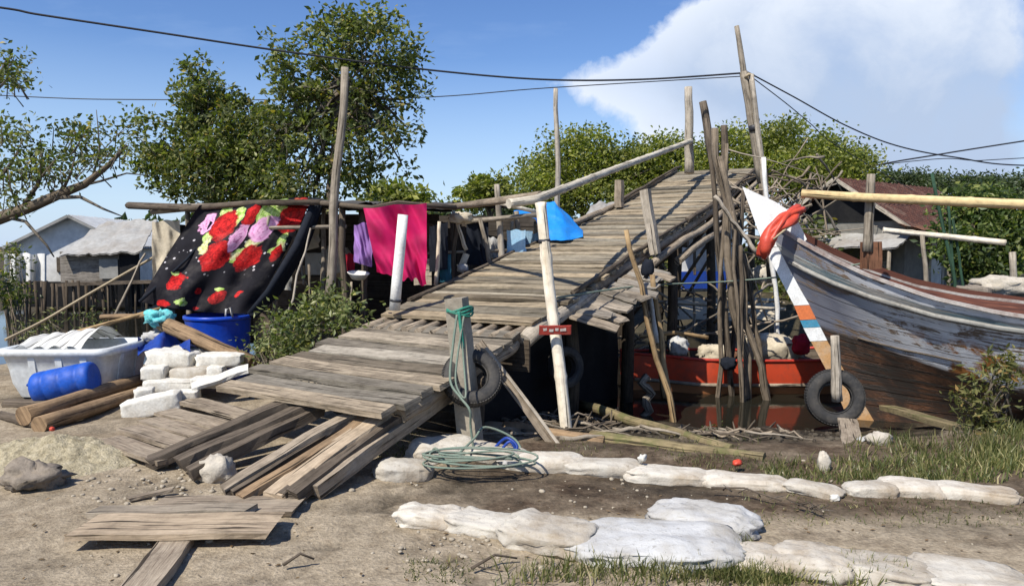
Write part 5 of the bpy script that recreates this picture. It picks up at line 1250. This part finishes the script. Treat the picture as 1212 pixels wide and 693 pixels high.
# bare-limbed tree entering from the left
lt=thing('overhanging_tree',P(-60,330,12.5),'sparse tree with long bare limbs reaching in from the left edge','tree')
m=MB()
q0=P(-75,345,12.5)
limbs=[([P(-70,380,12.5),P(-60,300,12.5),P(-35,270,12.5),P(5,256,12.4),P(40,243,12.3),P(70,230,12.2),P(100,218,12.2),P(128,196,12.2),P(150,172,12.2)],.16,.025),
 ([P(5,256,12.4),P(30,262,12.2),P(55,290,12.0),P(64,304,12.0)],.035,.01),([P(60,234,12.2),P(95,233,12.1),P(122,247,12.0),P(145,256,12)],.04,.008),
 ([P(25,248,12.3),P(45,218,12.3),P(50,190,12.3),P(48,165,12.3)],.04,.01),([P(-50,285,12.5),P(-20,235,12.5),P(8,200,12.5),P(22,180,12.5)],.06,.012),
 ([P(95,220,12.2),P(120,214,12.2),P(150,205,12.2),P(178,208,12.2)],.025,.006),([P(72,229,12.2),P(84,205,12.2),P(90,180,12.2)],.03,.008),([P(-60,300,12.5),P(-40,200,12.5),P(-15,120,12.5),P(8,70,12.5)],.10,.015),
 ([P(110,208,12.2),P(118,180,12.2),P(116,150,12.3),P(114,130,12.3)],.02,.005)]
for pts,r0,r1 in limbs: m.tube(pts,[r0,r1],8,jit=.2)
lc=MB()
for (px,py,rx,ry,k) in ((60,175,38,24,16),(100,165,25,22,9),(40,200,35,20,10),(120,185,22,16,7),(10,215,14,25,8),(150,172,14,10,4),(12,75,10,22,9),(14,90,9,16,6),(2,165,6,16,5),(70,210,40,16,6),(145,150,15,8,3),(22,195,20,14,5)):
    for _ in range(k):
        c=P(px+random.gauss(0,rx*.55),py+random.gauss(0,ry*.55),12.3+random.gauss(0,.5)); lc.leaves([c+Vector((random.gauss(0,.15),random.gauss(0,.15),random.gauss(0,.10))) for _ in range(34)],.095,.5,.4,.2)
        m.tube([c,c+Vector((random.uniform(-.3,.3),random.uniform(-.3,.3),-.35))],[.006,.01],5)
m.build('trunk',M['bark'],lt); lc.build('crown',M['leafA'],lt)
# mangroves beyond the bridge
mg='mangrove trees beyond the bridge'
for (lab,blobs,n,ls) in (
 ('rounded mangrove left of the tall thin pole, largest of the row',[(672,200,52,40,30),(640,222,40,26,29),(700,190,40,34,30),(735,215,40,36,30),(690,235,60,22,29)],20000,.165),
 ('mangrove behind the upper bridge deck just left of the tilted rail posts',[(775,195,42,34,31),(750,200,30,30,31),(805,205,36,36,31),(790,235,50,26,30)],16000,.165),
 ('bright mangrove right of the wire mast',[(935,180,48,36,27),(985,190,34,26,27),(960,205,62,30,26),(905,195,30,32,27),(1015,198,22,18,27)],20000,.15),
 ('small distant mangrove left of the row',[(578,224,26,16,42),(560,234,24,10,42),(600,228,18,14,42)],3000,.3),
 ('mangrove directly behind the wire mast and pole tops',[(868,190,34,36,29),(840,205,30,30,29),(850,230,44,22,28)],13000,.16)):
    px=sum(b[0] for b in blobs)/len(blobs); q=P(px,290,blobs[0][4]); 
    tree('mangrove',lab,blobs,[(q.x,q.y,.2),(q.x+.2,q.y,1.2),P(px,sum(b[1] for b in blobs)/len(blobs)+6,blobs[0][4])],'leafB',n,ls,mg,cl=.36,aspect=.55,branches=10,clump=40,thick=.16,shell=.7,up=.7)
# bush by the tiled house, far trees on the right
q=P(1150,320,15)
tree('leafy_bush','bright green bush at the right edge behind the white boat',[(1160,240,24,16,15),(1185,255,28,24,15),(1155,268,28,24,15),(1188,290,26,28,14.6),(1148,300,28,22,14.6),(1132,240,10,9,15),(1128,288,12,22,14.8),(1168,315,32,16,14.5)],[(q.x,q.y,0),P(1150,290,15),P(1150,250,15)],'leafD',9000,.14,cl=.22,cat='bush',branches=10,shell=.65)
for k,(lab,bl) in enumerate((('distant dark trees clump behind the roof ridge',[(1062,213,24,6,70),(1090,217,24,6,70),(1030,217,20,6,70)]),('distant trees at the right edge above the bush',[(1150,219,36,7,65),(1190,219,30,9,65),(1120,219,24,6,65),(1170,226,40,8,64)]))):
    q=P(bl[0][0],290,bl[0][4]); tree('distant_tree',lab,bl,[(q.x,q.y,.3),P(bl[0][0],bl[0][1]+8,bl[0][4])],'leafF',7000,.33,'distant trees on the right',cl=.7,branches=3,thick=.25,shell=.6)
for k,(lab,bl,Y) in enumerate((('distant low tree seen between the roofs and the bridge',[(540,262,30,14,55),(510,262,24,14,55)],55),('distant low tree behind the tin shelter',[(610,252,36,14,52),(650,256,30,14,52)],52),('dark thicket behind the grey shed at the left',[(150,292,34,22,34),(190,285,30,24,34),(110,300,30,16,34)],34))):
    q=P(bl[0][0],290,Y); tree('background_tree',lab,bl,[(q.x,q.y,.1),P(bl[0][0],bl[0][1]+6,Y)],'leafF',1500,.5,'low background trees',cl=.6,branches=3,thick=.2)
# green thicket on the far bank under/behind the bridge
for k,(lab,bl,Y) in enumerate((('dark thicket on the far bank below the bridge',[(800,320,60,40,22),(860,330,50,40,22),(750,315,40,36,22)],22),('dark thicket on the far bank behind the white bow',[(930,300,50,40,20),(985,305,40,34,20),(960,340,60,26,19)],20))):
    q=P(bl[0][0],345,Y); tree('bank_thicket',lab,bl,[(q.x,q.y,.1),P(bl[0][0],bl[0][1],Y)],'leafA',2200,.22,'thickets on the far bank','bush' if False else 'bush',cl=.3,branches=8,thick=.08)
# shrubs beside the deck and on the bank
def shrub(name,label,blobs,base,leafm,n,ls,cl=.10,stems=14,aspect=.42):
    o=thing(name,base,label,'shrub'); ms_=MB(); ml=MB()
    W=[(P(b[0],b[1],b[4]),b[2]*b[4]/F,b[3]*b[4]/F) for b in blobs]; 
    for k in range(n//14):
        c,rx,rz=random.choice(W); d=Vector(np.random.normal(size=3)).normalized()*random.random()**.5
        q=c+Vector((d.x*rx,d.y*rx*.8,d.z*rz)); ml.leaves([q+Vector((random.gauss(0,cl),random.gauss(0,cl),random.gauss(0,cl*.8))) for _ in range(14)],ls,aspect,.5,0)
        if k%max(1,(n//14)//stems)==0:
            ms_.tube([Vector(base)+Vector((random.gauss(0,.10),random.gauss(0,.06),0)),(Vector(base)+q)/2+Vector((random.gauss(0,.06),0,.05)),q],[.012,.004],5)
    ms_.build('stems',M['bark'],o); ml.build('foliage',M[leafm],o); return o
q=P(380,395,7.9); shrub('bank_shrub','leafy green shrub growing beside the left deck edge',[(398,366,32,18,8.0),(368,380,28,22,7.9),(414,386,20,20,7.7),(338,404,16,16,7.7),(382,356,22,14,8.2),(352,408,22,12,7.6)],(q.x,q.y,gz(q.x,q.y)),'leafC',1700,.08)
q=P(312,425,7.6); shrub('bank_shrub','small yellowing shrub beside the drum and the grey trunk',[(318,404,10,18,7.8),(310,416,10,9,7.7),(326,385,8,14,8)],(q.x,q.y,gz(q.x,q.y)),'leafC',380,.065)
q=P(1180,525,6.3); shrub('bank_sapling','spindly sapling with yellowish leaves before the white boat',[(1165,455,34,22,6.3),(1185,430,18,22,6.3),(1150,475,28,16,6.2),(1190,470,18,22,6.3),(1172,495,26,14,6.2),(1195,445,14,26,6.2)],(q.x,q.y,gz(q.x,q.y)),'leafS',750,.075,cl=.07,stems=26,aspect=.3)
q=P(100,395,10.0); shrub('water_weed','thin weedy bush on the bank behind the white tub',[(60,380,20,14,10),(90,382,16,14,10),(35,392,18,10,9.8),(112,385,12,14,10)],(q.x,q.y,gz(q.x,q.y)),'leafC',420,.07,aspect=.25)
q=P(22,360,12.5); shrub('water_weed','dark weedy bush at the left edge near the netting',[(12,320,14,30,14),(20,345,16,20,13.5),(8,350,10,24,13)],(q.x,q.y,-.4),'leafA',700,.10)
q=P(840,510,7.9); shrub('mud_sprig','small green sprig on the mud before the mooring poles',[(842,512,14,8,7.9)],(q.x,q.y,gz(q.x,q.y)),'leafC',120,.05,cl=.05,stems=4)
# grass
m=MB()
def gpts(n,fx,fy,z=0):
    out=[]
    for _ in range(n):
        q=G(fx(),fy(),z); 
        if q.y<3: continue
        if random.random()<.25+1.1*(nz((q.x,q.y,2),2.2)+.35): out.append((q.x,q.y,gz(q.x,q.y)-.01))
    return out
g_=random.gauss; u_=random.uniform
m.blades(gpts(3600,lambda:u_(905,1212),lambda:u_(545,572)),.085,.0045)
m.blades(gpts(1500,lambda:u_(1000,1212),lambda:u_(518,552)),.11,.0045)
m.blades(gpts(1500,lambda:g_(1190,22),lambda:u_(500,570)),.15,.005)
m.blades(gpts(2600,lambda:g_(780,75),lambda:g_(682,8)),.10,.0035)
m.blades(gpts(700,lambda:g_(868,10),lambda:g_(660,10)),.10,.0035)
m.blades(gpts(1300,lambda:g_(1025,35),lambda:g_(682,8)),.10,.0035)
m.blades(gpts(700,lambda:g_(910,25),lambda:g_(684,6)),.09,.0035)
m.blades(gpts(1500,lambda:u_(880,1212),lambda:u_(582,622)),.045,.003,.7)
m.blades(gpts(500,lambda:u_(480,560),lambda:u_(660,692)),.04,.003,.7)
m.blades(gpts(500,lambda:u_(440,500),lambda:u_(510,545)),.06,.003,.6)
m.blades(gpts(700,lambda:u_(800,930),lambda:u_(538,556)),.06,.003,.6)
m.blades(gpts(500,lambda:u_(640,900),lambda:u_(505,540)),.06,.003,.6)
tag(m.build('grass',M['grass'],loc=(0,0,0)),'tufts of green and straw coloured grass along the sandbags and boat','grass',kind='stuff')

# ---------------------------------------------------------------- cables
def cable(pts,r,label,sub=10): rope('overhead_cable','wire',pts,r,label,'cable','overhead cables',n=6,sub=sub)
cable([P(-600,-60,9),P(-40,4,11),P(50,18,11.4),P(190,39,12),P(330,60,12.6),P(500,82,13.2),P(640,94,13.6),P(760,94,13.9),P(886,86,14)],.017,'thick black cable sagging from the upper left corner to the mast')
cable([P(-600,80,30),P(-20,112,30),P(180,118,30),P(480,116,30),P(650,104,30),P(884,90,30)],.020,'thin cable crossing the left sky below the thick one')
cable([P(886,86,14),P(940,115,14.5),P(1000,148,15),P(1060,172,15.5),P(1130,186,16),P(1230,196,16.5),P(1500,190,18),P(1900,150,20)],.015,'thick cable dropping from the mast to the right edge')
cable([P(888,90,14),P(930,122,15),P(960,147,16),P(990,172,17),P(1080,225,20)],.010,'thin stay wire dropping from the mast beside the thick cable')
cable([P(960,215,26),P(1035,196,26),P(1110,183,26),P(1230,164,26),P(1900,60,26)],.026,'cable rising to the right edge above the tiled roof')
cable([P(1000,200,28),P(1110,188,28),P(1160,190,28),P(1230,186,28),P(1900,150,28)],.016,'lowest thin cable at the right edge')

# ---------------------------------------------------------------- light, sky, camera
SUN_EL=R(51); sdir=Vector((-.62,-.78,0)).normalized(); sdir=Vector((sdir.x*math.cos(SUN_EL),sdir.y*math.cos(SUN_EL),math.sin(SUN_EL)))
sl=bpy.data.lights.new('sun','SUN'); sl.energy=4.2; sl.angle=R(.55); sl.color=(1,.955,.88)
so=bpy.data.objects.new('sun',sl); C.objects.link(so); so.rotation_euler=sdir.to_track_quat('Z','Y').to_euler(); so.location=(0,0,30)
wd=bpy.data.worlds.new('World'); bpy.context.scene.world=wd; wd.use_nodes=True; nt=wd.node_tree; bg=nt.nodes['Background']
class WT(NT):
    def __init__(s,tree): s.t=tree
w=WT(nt)
sky=w.n('ShaderNodeTexSky',sky_type='NISHITA'); sky.sun_disc=False; sky.sun_elevation=SUN_EL; sky.sun_rotation=math.atan2(sdir.x,sdir.y); sky.altitude=0; sky.air_density=1.0; sky.dust_density=.25; sky.ozone_density=3.0
gen=w.n('ShaderNodeTexCoord').outputs['Generated']; sep=w.n('ShaderNodeSeparateXYZ'); w.l(gen,sep.inputs[0])
ex=w.math('DIVIDE',sep.outputs[0],sep.outputs[1]); ez=w.math('DIVIDE',sep.outputs[2],sep.outputs[1])   # slopes east/up for the sky in front
cx=w.n('ShaderNodeCombineXYZ'); w.l(ex,cx.inputs[0]); w.l(ez,cx.inputs[1])
n1=w.noise(cx.outputs[0],6.5,10,.6,.25); n2=w.noise(w.map(cx.outputs[0],(1.2,4.5,1)),3.0,6,.6)
# big cloud bank: lies to the right of a slanted edge
nd=w.math('MULTIPLY',w.math('SUBTRACT',n1,.5),.22)
edge=w.math('SUBTRACT',ex,w.math('MULTIPLY',w.math('MAXIMUM',w.math('SUBTRACT',ez,.215),w.math('MULTIPLY',w.math('SUBTRACT',.215,ez),.9)),1.75))
m1=w.mr(w.math('ADD',edge,nd),.045,.075)
body=w.math('MULTIPLY',m1,w.mr(w.math('SUBTRACT',ex,w.math('MULTIPLY',nd,.6)),.71,.655))
body=w.math('MULTIPLY',body,w.mr(sep.outputs[1],0,.2))
dens=w.math('MULTIPLY',body,w.mr(n1,.25,.55,.75,1.0))
wisp=w.math('MULTIPLY',w.mr(n2,.52,.72,0,.55),w.mr(ez,.0,.16,1,.25))
lowhaze=w.mr(sep.outputs[2],.24,.0,0,.8)
top=w.mr(w.math('ADD',ez,w.math('MULTIPLY',nd,1.2)),.20,.37)
rim=w.mr(w.math('ADD',edge,w.math('MULTIPLY',nd,1.3)),.05,.24,1,0); top=w.math('MAXIMUM',w.math('MULTIPLY',rim,.95),w.math('MULTIPLY',top,.85))
shade=w.n('ShaderNodeMix',data_type='RGBA'); w.l(top,shade.inputs[0]); shade.inputs[6].default_value=(3.4,4.2,5.6,1); shade.inputs[7].default_value=(6.3,6.75,7.5,1)
hs=w.n('ShaderNodeHueSaturation'); hs.inputs['Saturation'].default_value=1.2; hs.inputs['Hue'].default_value=.512; w.l(sky.outputs[0],hs.inputs['Color'])
mix0=w.n('ShaderNodeMix',data_type='RGBA'); w.l(w.math('MAXIMUM',wisp,lowhaze),mix0.inputs[0]); w.l(hs.outputs[0],mix0.inputs[6]); mix0.inputs[7].default_value=(3.7,4.9,6.9,1)
mix=w.n('ShaderNodeMix',data_type='RGBA'); w.l(dens,mix.inputs[0]); w.l(mix0.outputs[2],mix.inputs[6]); w.l(shade.outputs[2],mix.inputs[7])
w.l(mix.outputs[2],bg.inputs['Color']); bg.inputs['Strength'].default_value=.10
cam=bpy.data.cameras.new('camera'); cam.lens=36*F/1212; cam.sensor_width=36; cam.clip_end=3000; cam.clip_start=.05
co=bpy.data.objects.new('camera',cam); C.objects.link(co); co.location=(0,0,EYE); co.rotation_euler=(math.pi/2-pit,0,0)
sc=bpy.context.scene; sc.camera=co
sc.view_settings.view_transform='Standard'; sc.view_settings.look='None'; sc.view_settings.exposure=.55; sc.view_settings.gamma=1
